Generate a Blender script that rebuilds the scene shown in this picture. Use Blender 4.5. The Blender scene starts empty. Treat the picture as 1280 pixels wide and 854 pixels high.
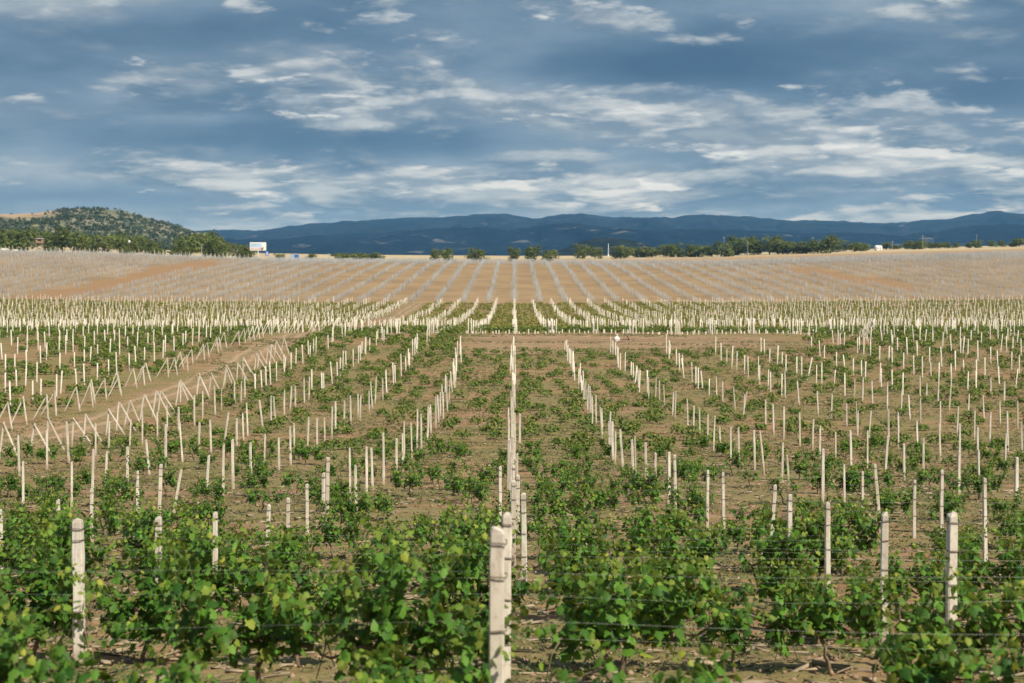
import bpy, bmesh, math, random
import numpy as np
from mathutils import Vector, Matrix, Euler

RNG = np.random.default_rng(11)
random.seed(11)
C = bpy.context.scene.collection
S = bpy.context.scene

# ------------------------------------------------------------------ camera, sun, sky, exposure
F = 1778.0                 # focal length in photo pixels (50 mm on a 36 mm sensor, 1280 px wide)
VPX, HY = 643.0, 335.0     # where +Y meets the horizon in the photo
cam = bpy.data.cameras.new('camera')
cam.lens = 50; cam.sensor_width = 36
cam.shift_x = -(VPX - 640) / 1280; cam.shift_y = -(427 - HY) / 1280
cam.clip_start = 0.1; cam.clip_end = 40000
cam.dof.use_dof = True; cam.dof.focus_distance = 36; cam.dof.aperture_fstop = 2.0
co = bpy.data.objects.new('camera', cam); C.objects.link(co)
co.location = (0, 0, 0); co.rotation_euler = (math.radians(90), 0, 0)
S.camera = co

SUN_AZ, SUN_EL = math.radians(44), math.radians(48)      # behind the camera, to its right
sdir = Vector((math.sin(SUN_AZ) * math.cos(SUN_EL), -math.cos(SUN_AZ) * math.cos(SUN_EL), math.sin(SUN_EL)))
sun = bpy.data.lights.new('sun', 'SUN'); sun.energy = 4.6; sun.angle = math.radians(0.5); sun.color = (1.0, 0.92, 0.77)
so = bpy.data.objects.new('sun', sun); C.objects.link(so)
so.rotation_euler = sdir.to_track_quat('Z', 'Y').to_euler(); so.location = (0, -20, 60)

S.view_settings.view_transform = 'Standard'; S.view_settings.look = 'None'
S.view_settings.exposure = 0.42; S.view_settings.gamma = 1.0; S.view_settings.use_curve_mapping = False
S.cycles.max_bounces = 6; S.cycles.diffuse_bounces = 3; S.cycles.glossy_bounces = 2
S.cycles.transmission_bounces = 3; S.cycles.volume_bounces = 1; S.cycles.transparent_max_bounces = 6


class NT:
    """short-hand for building node trees"""
    def __init__(self, tree):
        self.t = tree; self.n = tree.nodes; self.l = tree.links
    def new(self, typ, **kw):
        nd = self.n.new(typ)
        for k, v in kw.items(): setattr(nd, k, v)
        return nd
    def put(self, sock, v):
        if isinstance(v, bpy.types.NodeSocket): self.l.new(v, sock)
        elif v is not None: sock.default_value = v
    def math(self, op, a, b=None, c=None, clamp=False):
        nd = self.new('ShaderNodeMath', operation=op, use_clamp=clamp)
        self.put(nd.inputs[0], a); self.put(nd.inputs[1], b); self.put(nd.inputs[2], c)
        return nd.outputs[0]
    def vmath(self, op, a, b=None):
        nd = self.new('ShaderNodeVectorMath', operation=op)
        self.put(nd.inputs[0], a); self.put(nd.inputs[1], b)
        return nd.outputs[0]
    def noise(self, vec, scale, detail=4, rough=0.55, dist=0.0):
        nd = self.new('ShaderNodeTexNoise')
        if vec is not None: self.put(nd.inputs['Vector'], vec)
        nd.inputs['Scale'].default_value = scale; nd.inputs['Detail'].default_value = detail
        nd.inputs['Roughness'].default_value = rough; nd.inputs['Distortion'].default_value = dist
        return nd.outputs['Fac']
    def ramp(self, fac, stops, interp='LINEAR'):
        nd = self.new('ShaderNodeValToRGB'); cr = nd.color_ramp; cr.interpolation = interp
        while len(cr.elements) < len(stops): cr.elements.new(0.5)
        for e, (p, c) in zip(cr.elements, stops):
            e.position = p; e.color = (*c, 1) if len(c) == 3 else c
        self.put(nd.inputs[0], fac)
        return nd.outputs[0]
    def mix(self, fac, a, b, blend='MIX'):
        nd = self.new('ShaderNodeMix', data_type='RGBA', blend_type=blend)
        self.put(nd.inputs[0], fac)
        self.put(nd.inputs[6], (*a, 1) if isinstance(a, tuple) else a)
        self.put(nd.inputs[7], (*b, 1) if isinstance(b, tuple) else b)
        return nd.outputs[2]
    def range(self, v, a, b, c=0.0, d=1.0):
        nd = self.new('ShaderNodeMapRange', interpolation_type='SMOOTHSTEP')
        for i, x in enumerate((v, a, b, c, d)): self.put(nd.inputs[i], x)
        return nd.outputs[0]


def make_world():
    w = bpy.data.worlds.new('World'); S.world = w; w.use_nodes = True
    T = NT(w.node_tree); T.n.clear()
    out = T.new('ShaderNodeOutputWorld')
    sky = T.new('ShaderNodeTexSky', sky_type='NISHITA', sun_disc=False)
    sky.sun_elevation = SUN_EL; sky.sun_rotation = math.atan2(sdir.x, sdir.y)
    bg1 = T.new('ShaderNodeBackground'); T.put(bg1.inputs[0], sky.outputs[0]); bg1.inputs[1].default_value = 0.08
    d = T.new('ShaderNodeTexCoord').outputs['Generated']
    sep = T.new('ShaderNodeSeparateXYZ'); T.put(sep.inputs[0], d)
    x, y, z = sep.outputs
    # a broken deck of stratocumulus: puffs flattened by distance, their lit tops towards the sun, flat dark bases
    ya = T.math('MAXIMUM', T.math('ABSOLUTE', y), 0.05)
    u = T.math('DIVIDE', x, ya); v = T.math('DIVIDE', z, ya)
    vv = T.math('POWER', T.math('MAXIMUM', v, 0.0005), 0.80)
    cb = T.new('ShaderNodeCombineXYZ')
    T.put(cb.inputs[0], T.math('MULTIPLY', x, 5.2)); T.put(cb.inputs[1], T.math('MULTIPLY', y, 1.5)); T.put(cb.inputs[2], T.math('MULTIPLY', vv, 14.0))
    p = T.vmath('ADD', cb.outputs[0], (4.37, 1.9, 2.2))
    n1 = T.noise(p, 0.75, 7, 0.52, 0.15)
    n3 = T.noise(T.vmath('ADD', p, (7.0, 3.0, 1.0)), 2.2, 6, 0.52, 0.1)
    # where the real deck is thick or broken, as directions in the sky
    bias = None
    for (px, py, sx, sy, amp) in SKYBLOBS:
        a = T.math('DIVIDE', T.math('SUBTRACT', u, (px - VPX) / F), sx / F)
        b = T.math('DIVIDE', T.math('SUBTRACT', v, (HY - py) / F), sy / F)
        g = T.math('MULTIPLY', T.math('POWER', math.e, T.math('MULTIPLY', T.math('ADD', T.math('MULTIPLY', a, a), T.math('MULTIPLY', b, b)), -0.6)), amp)
        bias = g if bias is None else T.math('ADD', bias, g)
    bias = T.math('MULTIPLY', bias, T.range(y, 0.0, 0.3))
    # the deck behind: soft, dark grey-blue to pale
    val = T.math('ADD', T.math('MULTIPLY', T.math('SUBTRACT', n1, 0.5), 1.0), T.math('MULTIPLY', T.math('SUBTRACT', n3, 0.5), 0.40))
    val = T.math('ADD', T.math('ADD', val, T.math('MULTIPLY', bias, 0.95)), 0.40)
    col = T.ramp(val, SKYRAMP)
    # nearer clouds in front of it, each layer with its own edge, a lit top and a grey base
    for (off, sc, sq, t0, edge, dark, light, upv, amt) in SKYLAYERS:
        q = T.vmath('MULTIPLY', T.vmath('ADD', p, off), (1.0, 1.0, sq))
        a = T.noise(q, sc, 10, 0.58, 0.18)
        a2 = T.noise(T.vmath('ADD', q, (upv * .3, 0.0, upv)), sc, 5, 0.5, 0.18)
        cover = T.range(T.math('ADD', a, T.math('MULTIPLY', bias, 0.42)), t0, t0 + edge)
        up = T.range(T.math('ADD', T.math('SUBTRACT', a, a2), T.math('MULTIPLY', bias, 0.12)), -0.05, 0.16)
        body = T.mix(up, dark, light)
        col = T.mix(T.math('MULTIPLY', cover, amt), col, body)
    low = T.range(z, 0.006, 0.042)
    col = T.mix(low, T.mix(T.range(n3, .4, .62), (.245, .315, .39), (.36, .41, .455)), col)
    bg2 = T.new('ShaderNodeBackground'); T.put(bg2.inputs[0], col); bg2.inputs[1].default_value = 1.02
    mx = T.new('ShaderNodeMixShader')
    T.put(mx.inputs[0], T.range(n1, 0.24, 0.36, 0.65, 1.0))
    T.l.new(bg1.outputs[0], mx.inputs[1]); T.l.new(bg2.outputs[0], mx.inputs[2]); T.l.new(mx.outputs[0], out.inputs[0])
SKYRAMP = [(0.0, (.052, .105, .175)), (.24, (.082, .145, .220)), (.44, (.145, .215, .290)), (.62, (.235, .295, .355)), (.84, (.40, .44, .47)), (1.0, (.58, .59, .585))]
SKYLAYERS = (((1.3, 0.2, 5.1), 0.9, 0.95, .46, .13, (.080, .142, .212), (.29, .34, .378), .18, .9),
             ((5.3, 2.2, 1.4), 1.45, 1.05, .495, .10, (.105, .168, .236), (.41, .445, .46), .15, .85),
             ((3.3, 4.2, 8.4), 2.2, 1.1, .525, .09, (.145, .205, .270), (.50, .52, .525), .12, .75),
             ((9.7, 1.2, 3.7), 3.0, 1.3, .61, .10, (.27, .32, .365), (.66, .66, .64), .11, .7))
SKYBLOBS = ((1000, 200, 330, 60, .12), (560, 250, 420, 26, .10), (640, 40, 700, 45, -.10), (60, 95, 150, 45, -.26), (215, 30, 170, 24, -.16), (60, 5, 110, 16, .18), (185, 98, 60, 24, .26), (480, 118, 90, 20, .26), (330, 170, 230, 20, -.20), (640, 182, 170, 20, -.22),
            (230, 212, 200, 11, .20), (560, 238, 160, 12, .22), (790, 240, 80, 11, .26), (700, 135, 120, 20, .14), (880, 150, 130, 22, .24), (1050, 180, 70, 18, .30), (1190, 208, 130, 13, .26),
            (940, 80, 200, 24, -.20), (1235, 112, 70, 24, -.20), (740, 88, 200, 20, -.16), (1042, 148, 34, 8, -.30), (640, 20, 200, 22, .10), (1130, 92, 100, 12, .18), (960, 252, 160, 8, -.10), (120, 246, 180, 9, -.16), (420, 62, 160, 22, .08), (850, 196, 90, 8, -.14), (1020, 20, 200, 16, .05))
make_world()

# ------------------------------------------------------------------ materials
def mat(name):
    m = bpy.data.materials.new(name); m.use_nodes = True
    T = NT(m.node_tree); T.n.clear()
    out = T.new('ShaderNodeOutputMaterial'); bs = T.new('ShaderNodeBsdfPrincipled')
    T.l.new(bs.outputs[0], out.inputs[0])
    bs.inputs['Roughness'].default_value = 0.8
    return m, T, bs, out

def plain(name, col, rough=0.7, var=0.25, scale=3.0, metal=0.0, bump=0.0):
    m, T, bs, out = mat(name)
    tc = T.new('ShaderNodeTexCoord').outputs['Object']
    n = T.noise(tc, scale, 5, 0.6)
    T.put(bs.inputs['Base Color'], T.mix(T.range(n, .3, .7), tuple(c * (1 - var) for c in col), tuple(min(1, c * (1 + var)) for c in col)))
    bs.inputs['Roughness'].default_value = rough; bs.inputs['Metallic'].default_value = metal
    if bump:
        b = T.new('ShaderNodeBump'); b.inputs['Strength'].default_value = bump; b.inputs['Distance'].default_value = 0.02
        T.put(b.inputs['Height'], n); T.l.new(b.outputs[0], bs.inputs['Normal'])
    return m

def leaf_material(name, dark, light, young, trans=0.3, rough=0.45):
    """colour of each leaf from its own tint attribute: r = light or dark leaf, g = young yellow leaf"""
    m, T, bs, out = mat(name)
    at = T.new('ShaderNodeAttribute', attribute_name='tint')
    sp = T.new('ShaderNodeSeparateColor'); T.put(sp.inputs[0], at.outputs['Color'])
    c = T.mix(sp.outputs[0], dark, light); c = T.mix(sp.outputs[1], c, young)
    T.put(bs.inputs['Base Color'], c); bs.inputs['Roughness'].default_value = rough
    bs.inputs['Specular IOR Level'].default_value = 0.22
    tr = T.new('ShaderNodeBsdfTranslucent'); T.put(tr.inputs[0], T.mix(0.5, c, young))
    mx = T.new('ShaderNodeMixShader'); mx.inputs[0].default_value = trans
    T.l.new(bs.outputs[0], mx.inputs[1]); T.l.new(tr.outputs[0], mx.inputs[2]); T.l.new(mx.outputs[0], out.inputs[0])
    return m

M = {}
M['leaf'] = leaf_material('vine_leaf', (.022, .084, .013), (.120, .265, .030), (.42, .41, .06), .32, .55)
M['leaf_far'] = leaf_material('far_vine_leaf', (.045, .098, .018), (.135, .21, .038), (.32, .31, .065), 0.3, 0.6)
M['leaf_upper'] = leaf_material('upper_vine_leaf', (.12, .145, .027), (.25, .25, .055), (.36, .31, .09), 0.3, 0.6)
M['weed'] = leaf_material('weed_leaf', (.06, .095, .028), (.13, .16, .05), (.24, .20, .09), 0.25, 0.7)
M['tree'] = leaf_material('tree_leaf', (.055, .095, .020), (.19, .23, .055), (.27, .25, .08), 0.35, 0.6)
M['shrub'] = leaf_material('hill_shrub_leaf', (.028, .050, .028), (.070, .095, .050), (.13, .14, .08), 0.1, 0.7)
M['bark'] = plain('vine_bark', (.16, .115, .075), .9, .4, 14, bump=.6)
M['cane'] = plain('green_cane', (.12, .13, .05), .7, .3, 8)
M['twig'] = plain('dry_twig', (.30, .235, .16), .9, .35, 3)
M['stone'] = plain('soil_clod', (.28, .19, .12), .9, .3, 5)
M['tree_bark'] = plain('tree_bark', (.09, .07, .05), .9, .3, 2)
M['wire'] = plain('galvanised_wire', (.42, .41, .38), .45, .25, .6, metal=.5)
M['tie'] = plain('rusty_tie_wire', (.11, .075, .05), .7, .4, 9, metal=.3)
M['steel'] = plain('pale_painted_steel', (.62, .62, .60), .5, .1, 2)
M['white'] = plain('white_paint', (.80, .80, .78), .5, .06, 1)
M['blue'] = plain('blue_paint', (.03, .13, .55), .45, .12, .8)
M['pale_blue'] = plain('pale_blue_paint', (.25, .45, .72), .5, .1, .8)
M['pink_print'] = plain('pink_print', (.62, .45, .45), .6, .15, .8)
M['sky_print'] = plain('sky_print', (.42, .56, .74), .6, .2, .35)
M['dark_print'] = plain('dark_print', (.05, .05, .06), .6, .2, 1)
M['wood'] = plain('weathered_wood', (.33, .25, .18), .85, .3, 4)
M['hut_wood'] = plain('hut_wood', (.30, .20, .145), .85, .25, 1.5)
M['dark'] = plain('dark_opening', (.02, .018, .016), .8, .1, 1)
M['glass'] = plain('dark_glass', (.03, .04, .05), .15, .1, 1)
M['rubber'] = plain('rubber', (.02, .02, .02), .8, .1, 2)
M['roof'] = plain('grey_roof', (.34, .32, .30), .8, .15, 1)
M['pole'] = plain('grey_pole', (.33, .31, .28), .8, .2, 1)
M['stake'] = plain('grey_stake', (.265, .27, .27), .7, .18, .05)
M['sack'] = plain('white_sack', (.74, .71, .66), .8, .1, 4, bump=.4)

def post_material(name, splash):
    m, T, bs, out = mat(name)
    tc = T.new('ShaderNodeTexCoord').outputs['Object']
    oi = T.new('ShaderNodeObjectInfo').outputs['Random']
    off = T.new('ShaderNodeCombineXYZ')
    T.put(off.inputs[0], T.math('MULTIPLY', oi, 37.0)); T.put(off.inputs[2], T.math('MULTIPLY', oi, 91.0))
    p = T.vmath('ADD', tc, off.outputs[0])
    st = T.vmath('MULTIPLY', p, (1.0, 1.0, 0.25))
    n1 = T.noise(st, 3.2, 7, .66); n2 = T.noise(p, 26, 5, .6); n3 = T.noise(T.vmath('MULTIPLY', p, (1, 1, .08)), 22, 4, .6)
    c = T.mix(T.range(n1, .30, .66), (.54, .465, .37), (.76, .705, .62))
    c = T.mix(T.math('MULTIPLY', T.range(n2, .52, .70), .6), c, (.33, .265, .20))
    c = T.mix(T.math('MULTIPLY', T.range(n3, .55, .70), .55), c, (.36, .30, .24))
    c = T.mix(T.math('MULTIPLY', T.range(oi, 0.55, 1.0), .35), c, (.50, .42, .33))
    if splash:       # soil thrown up on the foot of the post, grime round the head
        sz = T.new('ShaderNodeSeparateXYZ'); T.put(sz.inputs[0], tc)
        c = T.mix(T.math('MULTIPLY', T.range(T.math('ADD', sz.outputs[2], T.math('MULTIPLY', n1, .5)), .50, .22), .65), c, (.30, .19, .11))
        n4 = T.noise(T.vmath('MULTIPLY', p, (1, 1, .5)), 9, 6, .68)
        c = T.mix(T.math('MULTIPLY', T.range(n4, .50, .64), .5), c, (.42, .345, .26))
        c = T.mix(T.math('MULTIPLY', T.range(T.math('ADD', sz.outputs[2], T.math('MULTIPLY', n4, .35)), 1.02, 1.16), .5), c, (.36, .31, .26))
    T.put(bs.inputs['Base Color'], c); bs.inputs['Roughness'].default_value = .88
    b = T.new('ShaderNodeBump'); b.inputs['Strength'].default_value = .5; b.inputs['Distance'].default_value = .006
    T.put(b.inputs['Height'], T.math('ADD', n2, n1)); T.l.new(b.outputs[0], bs.inputs['Normal'])
    return m
M['post'] = post_material('pale_concrete_post', True); M['post_far'] = post_material('far_concrete_post', False)


# ------------------------------------------------------------------ mesh helpers
def link(name, me, material, parent=None):
    o = bpy.data.objects.new(name, me)
    if material is not None and not me.materials: me.materials.append(material)
    C.objects.link(o)
    if parent is not None: o.parent = parent
    return o

def np_mesh(name, verts, faces, tint=None, smooth=False):
    """verts (N,3), faces (M,k) with constant k"""
    verts = np.asarray(verts, np.float32).reshape(-1, 3); faces = np.asarray(faces, np.int32)
    me = bpy.data.meshes.new(name); k = faces.shape[1]
    me.vertices.add(len(verts)); me.vertices.foreach_set('co', verts.ravel())
    me.loops.add(faces.size); me.loops.foreach_set('vertex_index', faces.ravel())
    me.polygons.add(len(faces)); me.polygons.foreach_set('loop_start', np.arange(0, faces.size, k, dtype=np.int32))
    me.polygons.foreach_set('loop_total', np.full(len(faces), k, np.int32))
    if smooth: me.polygons.foreach_set('use_smooth', np.ones(len(faces), bool))
    me.update(calc_edges=True)
    if tint is not None:
        a = me.attributes.new('tint', 'FLOAT_COLOR', 'POINT')
        a.data.foreach_set('color', np.asarray(tint, np.float32).ravel())
    me.validate()
    return me

def bm_mesh(name, bm, smooth=False):
    me = bpy.data.meshes.new(name); bmesh.ops.recalc_face_normals(bm, faces=bm.faces[:]); bm.to_mesh(me); bm.free()
    if smooth:
        for p in me.polygons: p.use_smooth = True
    return me

def add_box(bm, c, s, bevel=0.0, rot=None):
    r = bmesh.ops.create_cube(bm, size=1.0)
    mt = Matrix.Translation(c) @ (rot.to_matrix().to_4x4() if rot else Matrix.Identity(4)) @ Matrix.Diagonal((*s, 1))
    bmesh.ops.transform(bm, matrix=mt, verts=r['verts'])
    if bevel:
        es = list({e for v in r['verts'] for e in v.link_edges})
        bmesh.ops.bevel(bm, geom=es, offset=bevel, segments=2, affect='EDGES', profile=0.5)

def add_tube(bm, pts, radii, seg=6, cap=True):
    rings = []
    for i, p in enumerate(pts):
        p = Vector(p)
        a = Vector(pts[max(i - 1, 0)]); b = Vector(pts[min(i + 1, len(pts) - 1)])
        t = (b - a).normalized(); q = t.to_track_quat('Z', 'Y')
        rings.append([bm.verts.new(p + q @ Vector((math.cos(2 * math.pi * k / seg) * radii[i], math.sin(2 * math.pi * k / seg) * radii[i], 0))) for k in range(seg)])
    for a, b in zip(rings, rings[1:]):
        for k in range(seg): bm.faces.new((a[k], a[(k + 1) % seg], b[(k + 1) % seg], b[k]))
    if cap:
        bm.faces.new(rings[0][::-1]); bm.faces.new(rings[-1])

def tag(o, label, cat, group=None):
    o['label'] = label; o['category'] = cat
    if group: o['group'] = group
    return o

def empty(name, loc, rz=0.0):
    o = bpy.data.objects.new(name, None); C.objects.link(o); o.location = loc; o.rotation_euler = (0, 0, rz)
    o.empty_display_size = 0.1
    return o

def kind(o, k):
    o['kind'] = k; return o

ONES = 'zeroth first second third fourth fifth sixth seventh eighth ninth tenth eleventh twelfth thirteenth fourteenth fifteenth sixteenth seventeenth eighteenth nineteenth'.split()
TENS = {20: 'twent', 30: 'thirt', 40: 'fort', 50: 'fift', 60: 'sixt'}
TENW = {20: 'twenty', 30: 'thirty', 40: 'forty', 50: 'fifty', 60: 'sixty'}
def ordinal(n):
    if n < 20: return ONES[n]
    t, u = n // 10 * 10, n % 10
    return TENS[t] + 'ieth' if u == 0 else TENW[t] + '-' + ONES[u]


# ------------------------------------------------------------------ terrain
_D = np.array([0, 10.6, 16.7, 19.7, 23.3, 26.8, 37.9, 53.6, 59, 71, 79, 95, 116, 136, 146, 163, 181, 208, 264, 337, 403, 450, 500, 550, 604, 650, 700, 740, 800, 900, 1000, 1100, 1500, 2500, 5000, 12000], float)
_H = np.array([2.15, 3.74, 4.66, 5.18, 5.66, 6.05, 7.1, 8.3, 8.65, 9.35, 9.75, 9.9, 9.95, 9.4, 8.9, 8.55, 8.3, 9.5, 10.9, 11.4, 10.1, 8.1, 5.6, 2.9, .3, -1.5, -2.9, -3.2, -3.4, -4.2, -6.2, -8.6, -12.8, -21, -36, -60], float)
_gd = np.concatenate([np.arange(0, 800, 1.0), np.arange(800, 12001, 20.0)])
_gh = np.interp(_gd, _D, _H)
for _w in (7, 5):
    _k = np.ones(_w) / _w
    _pad = np.concatenate([2 * _gh[0] - _gh[_w // 2:0:-1], _gh, np.full(_w // 2, _gh[-1])])
    _gh = np.convolve(_pad, _k, 'valid')
_LX = np.array([-500, 0, 100, 200, 320, 420, 640, 760, 900, 1000, 1100, 1200, 1280, 1800], float)
_LV = np.array([26, 14, 12, 8.5, 3.5, 1.5, 0, 0, 2.5, 6, 9, 11.5, 13.5, 24], float)
def zg(x, d):
    """ground height, camera eye = 0"""
    x = np.asarray(x, float); d = np.asarray(d, float)
    h = np.interp(np.maximum(d, 0), _gd, _gh)
    px = VPX + x / np.maximum(d, 60) * F
    L = np.interp(px, _LX, _LV)
    t = np.clip((d - 260) / 400, 0, 1); w = t * t * (3 - 2 * t)
    fade = np.clip((9000 - d) / 6000, 0, 1)
    z = -h + L * w * d / F * fade
    z = z + np.where(d < 400, .05 * np.sin(x * .31 + d * .2) + .05 * np.sin(x * .12 - d * .13), 0)
    return z
def at_px(px, d): return (px - VPX) / F * d
def ground_from_px(px, py, dmin=8.0):
    """distance at which the ground shows at a photo pixel"""
    d = np.concatenate([np.arange(dmin, 900, .5)]); x = (px - VPX) / F * d
    yy = HY - zg(x, d) / d * F
    i = np.nonzero(yy <= py)[0]
    return float(d[i[0]]) if len(i) else 720.0

# cheap smooth value noise for placing things
_G = RNG.random((256, 256))
def vnoise(x, y):
    x = np.asarray(x, float); y = np.asarray(y, float)
    xi = np.floor(x).astype(int); yi = np.floor(y).astype(int); fx = x - xi; fy = y - yi
    fx = fx * fx * (3 - 2 * fx); fy = fy * fy * (3 - 2 * fy)
    g = lambda a, b: _G[a % 256, b % 256]
    return (g(xi, yi) * (1 - fx) + g(xi + 1, yi) * fx) * (1 - fy) + (g(xi, yi + 1) * (1 - fx) + g(xi + 1, yi + 1) * fx) * fy
def fbm(x, y, o=4):
    s = 0; a = .5; t = 0
    for k in range(o):
        s = s + a * vnoise(x * 2 ** k + 17 * k, y * 2 ** k + 31 * k); t += a; a *= .55
    return s / t

T0, T1 = -30.6, -24.2          # the dirt track between the two blocks, running away from the camera
CX0, CX1 = 147.5, 179.5        # the cross track
def track_mask(x, d):
    e = (fbm(x * .15, d * .08) - .5) * 4.0
    a = np.clip((x - T0 + e - .6) / 1.5, 0, 1) * np.clip((T1 - x + e - .6) / 1.5, 0, 1) * (d < 404)
    e2 = (fbm(x * .07 + 9, d * .1) - .5) * 8
    b = np.clip((d - CX0 - 2 + e2 * 2.4) / 4, 0, 1) * np.clip((CX1 - d - 1 + e2 * .6) / 2, 0, 1) * np.clip((x + 6 + e2) / 3, 0, 1) * np.clip((32 - x + e2 * 3) / 10, 0, 1)
    return np.maximum(a, b)

DIAG = []
def diag_mask(x, d):
    """two worn diagonal tracks that cross the bare field"""
    out = np.zeros_like(np.asarray(x, float))
    for (a, b, wd) in DIAG:
        ab = b - a
        t = np.clip(((x - a[0]) * ab[0] + (d - a[1]) * ab[1]) / (ab @ ab), 0, 1)
        dist = np.hypot(x - a[0] - t * ab[0], d - a[1] - t * ab[1]) + (fbm(x * .05, d * .05) - .5) * 14
        out = np.maximum(out, np.clip((wd - dist) / 5, 0, 1) * (d > 404))
    return out
for (pa, pb, wd) in (((60, 372), (285, 326), 9.5), ((1000, 337), (1140, 362), 9.0)):
    da, db = ground_from_px(*pa, 300), ground_from_px(*pb, 300)
    DIAG.append((np.array([at_px(pa[0], da), da]), np.array([at_px(pb[0], db), db]), wd))
def field_end(x, d):
    """where the staked field stops: nearer on both flanks, leaving a bare strip before the trees"""
    px = VPX + x / d * F
    return np.interp(px, [0, 300, 420, 680, 900, 1280], [688, 694, 722, 722, 664, 668])
def build_ground():
    ds = [1.5]
    while ds[-1] < 60: ds.append(ds[-1] + max(.07, ds[-1] * .0085))
    while ds[-1] < 800: ds.append(ds[-1] + max(.5, ds[-1] * .0075))
    while ds[-1] < 11500: ds.append(ds[-1] * 1.06)
    ds = np.array(ds)
    nu = 330
    us = np.linspace(-1, 1, nu); us = .52 * us + .33 * us ** 5          # x / d, finer in view
    D, U = np.meshgrid(ds, us, indexing='ij')
    X = U * (D + 4)
    # behind the camera the sheet continues flat
    Z = zg(X, D)
    near = np.clip((90 - D) / 60, 0, 1)
    Z = Z + near * ((fbm(X * 2.1, D * 2.1, 4) - .5) * .16 + (fbm(X * .6, D * .6, 3) - .5) * .12)
    D2 = np.concatenate([np.full((1, nu), -40.0), np.full((1, nu), -1.0), D]); X2 = np.concatenate([us[None] * 80, us[None] * 20, X])
    Z2 = np.concatenate([np.full((1, nu), 1.0), np.full((1, nu), -2.0), Z])
    V = np.stack([X2, D2, Z2], -1).reshape(-1, 3)
    n0 = len(ds) + 2
    idx = np.arange(n0 * nu).reshape(n0, nu)
    Fc = np.stack([idx[:-1, :-1], idx[:-1, 1:], idx[1:, 1:], idx[1:, :-1]], -1).reshape(-1, 4)
    tr = track_mask(X2, D2)
    brown = np.clip((D2 - 403) / 3, 0, 1)
    diag = diag_mask(X2, D2)
    fe = field_end(X2, np.maximum(D2, 1)); far = np.clip((D2 - fe - 6) / 12, 0, 1)
    tint = np.stack([tr, diag, brown, far], -1).reshape(-1, 4)
    me = np_mesh('ground', V, Fc, smooth=True)
    a = me.attributes.new('cover', 'FLOAT_COLOR', 'POINT'); a.data.foreach_set('color', tint.astype(np.float32).ravel())
    m, T, bs, out = mat('vineyard_soil')
    pos = T.new('ShaderNodeNewGeometry').outputs['Position']
    cv = T.new('ShaderNodeAttribute', attribute_name='cover'); sp = T.new('ShaderNodeSeparateColor'); T.put(sp.inputs[0], cv.outputs['Color'])
    far_s = cv.outputs['Alpha']
    flat = T.vmath('MULTIPLY', pos, (1, 1, 0))
    n_big = T.noise(flat, .09, 5, .6); n_mid = T.noise(flat, .7, 6, .62); n_fine = T.noise(flat, 5.0, 6, .65); n_grit = T.noise(flat, 24, 4, .6)
    streak = T.noise(T.vmath('MULTIPLY', flat, (.22, 1.7, 0)), 1.0, 6, .62, .4)      # working lines along the rows
    soil = T.mix(T.range(n_mid, .32, .68), (.21, .112, .058), (.335, .20, .112))
    soil = T.mix(T.math('MULTIPLY', T.range(n_fine, .5, .72), .6), soil, (.38, .262, .16))
    soil = T.mix(T.math('MULTIPLY', T.range(streak, .45, .62), .45), soil, (.345, .262, .165))
    soil = T.mix(T.math('MULTIPLY', T.range(n_grit, .52, .66), .35), soil, (.12, .078, .05))
    # thin low weeds over part of the block
    furrow = T.noise(T.vmath('MULTIPLY', flat, (.12, 3.4, 0)), 1.0, 5, .6, .6)
    soil = T.mix(T.math('MULTIPLY', T.range(furrow, .54, .64), .5), soil, (.15, .088, .05))
    weed = T.mix(T.range(n_fine, .35, .65), (.10, .115, .034), (.205, .185, .072))
    wm = T.math('MULTIPLY', T.range(T.math('ADD', T.math('MULTIPLY', n_big, .7), T.math('MULTIPLY', streak, .5)), .48, .66), .72)
    soil = T.mix(wm, soil, weed)
    trk = T.mix(T.range(n_mid, .3, .7), (.225, .142, .080), (.315, .212, .125))
    trk = T.mix(T.math('MULTIPLY', T.range(T.noise(flat, .30, 6, .65, .6), .50, .64), .75), trk, (.20, .175, .085))
    trk = T.mix(T.math('MULTIPLY', T.range(T.noise(T.vmath('MULTIPLY', flat, (.35, 1.0, 0)), 1.2, 5, .65), .52, .66), .55), trk, (.42, .33, .22))
    # two wheel ruts wandering along the track beside a grassy middle
    px_ = T.new('ShaderNodeSeparateXYZ'); T.put(px_.inputs[0], pos)
    along = T.math('LESS_THAN', px_.outputs[0], -20.0)
    wv = T.math('ADD', px_.outputs[0], T.math('MULTIPLY', T.math('SUBTRACT', T.noise(T.vmath('MULTIPLY', flat, (.0, .06, 0)), 1.0, 3), .5), 3.0))
    rd = T.math('ABSOLUTE', T.math('SUBTRACT', T.math('ABSOLUTE', T.math('ADD', wv, 27.4)), .85))
    rut = T.math('MULTIPLY', T.math('MULTIPLY', T.range(rd, .38, .12), along), T.range(n_mid, .25, .5))
    mid = T.math('MULTIPLY', T.math('MULTIPLY', T.range(T.math('ABSOLUTE', T.math('ADD', wv, 27.4)), .5, .2), along), T.range(n_fine, .35, .6))
    trk = T.mix(T.math('MULTIPLY', rut, .6), trk, (.40, .285, .175))
    trk = T.mix(T.math('MULTIPLY', mid, .7), trk, (.15, .145, .06))
    wy = T.math('ADD', px_.outputs[1], T.math('MULTIPLY', T.math('SUBTRACT', T.noise(T.vmath('MULTIPLY', flat, (.05, 0, 0)), 1.0, 3), .5), 9.0))
    ry = T.math('ABSOLUTE', T.math('SUBTRACT', T.math('ABSOLUTE', T.math('SUBTRACT', wy, 167.0)), 1.4))
    across = T.math('SUBTRACT', 1.0, along)
    trk = T.mix(T.math('MULTIPLY', T.math('MULTIPLY', T.range(ry, 1.0, .3), across), .6), trk, (.165, .10, .058))
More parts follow.
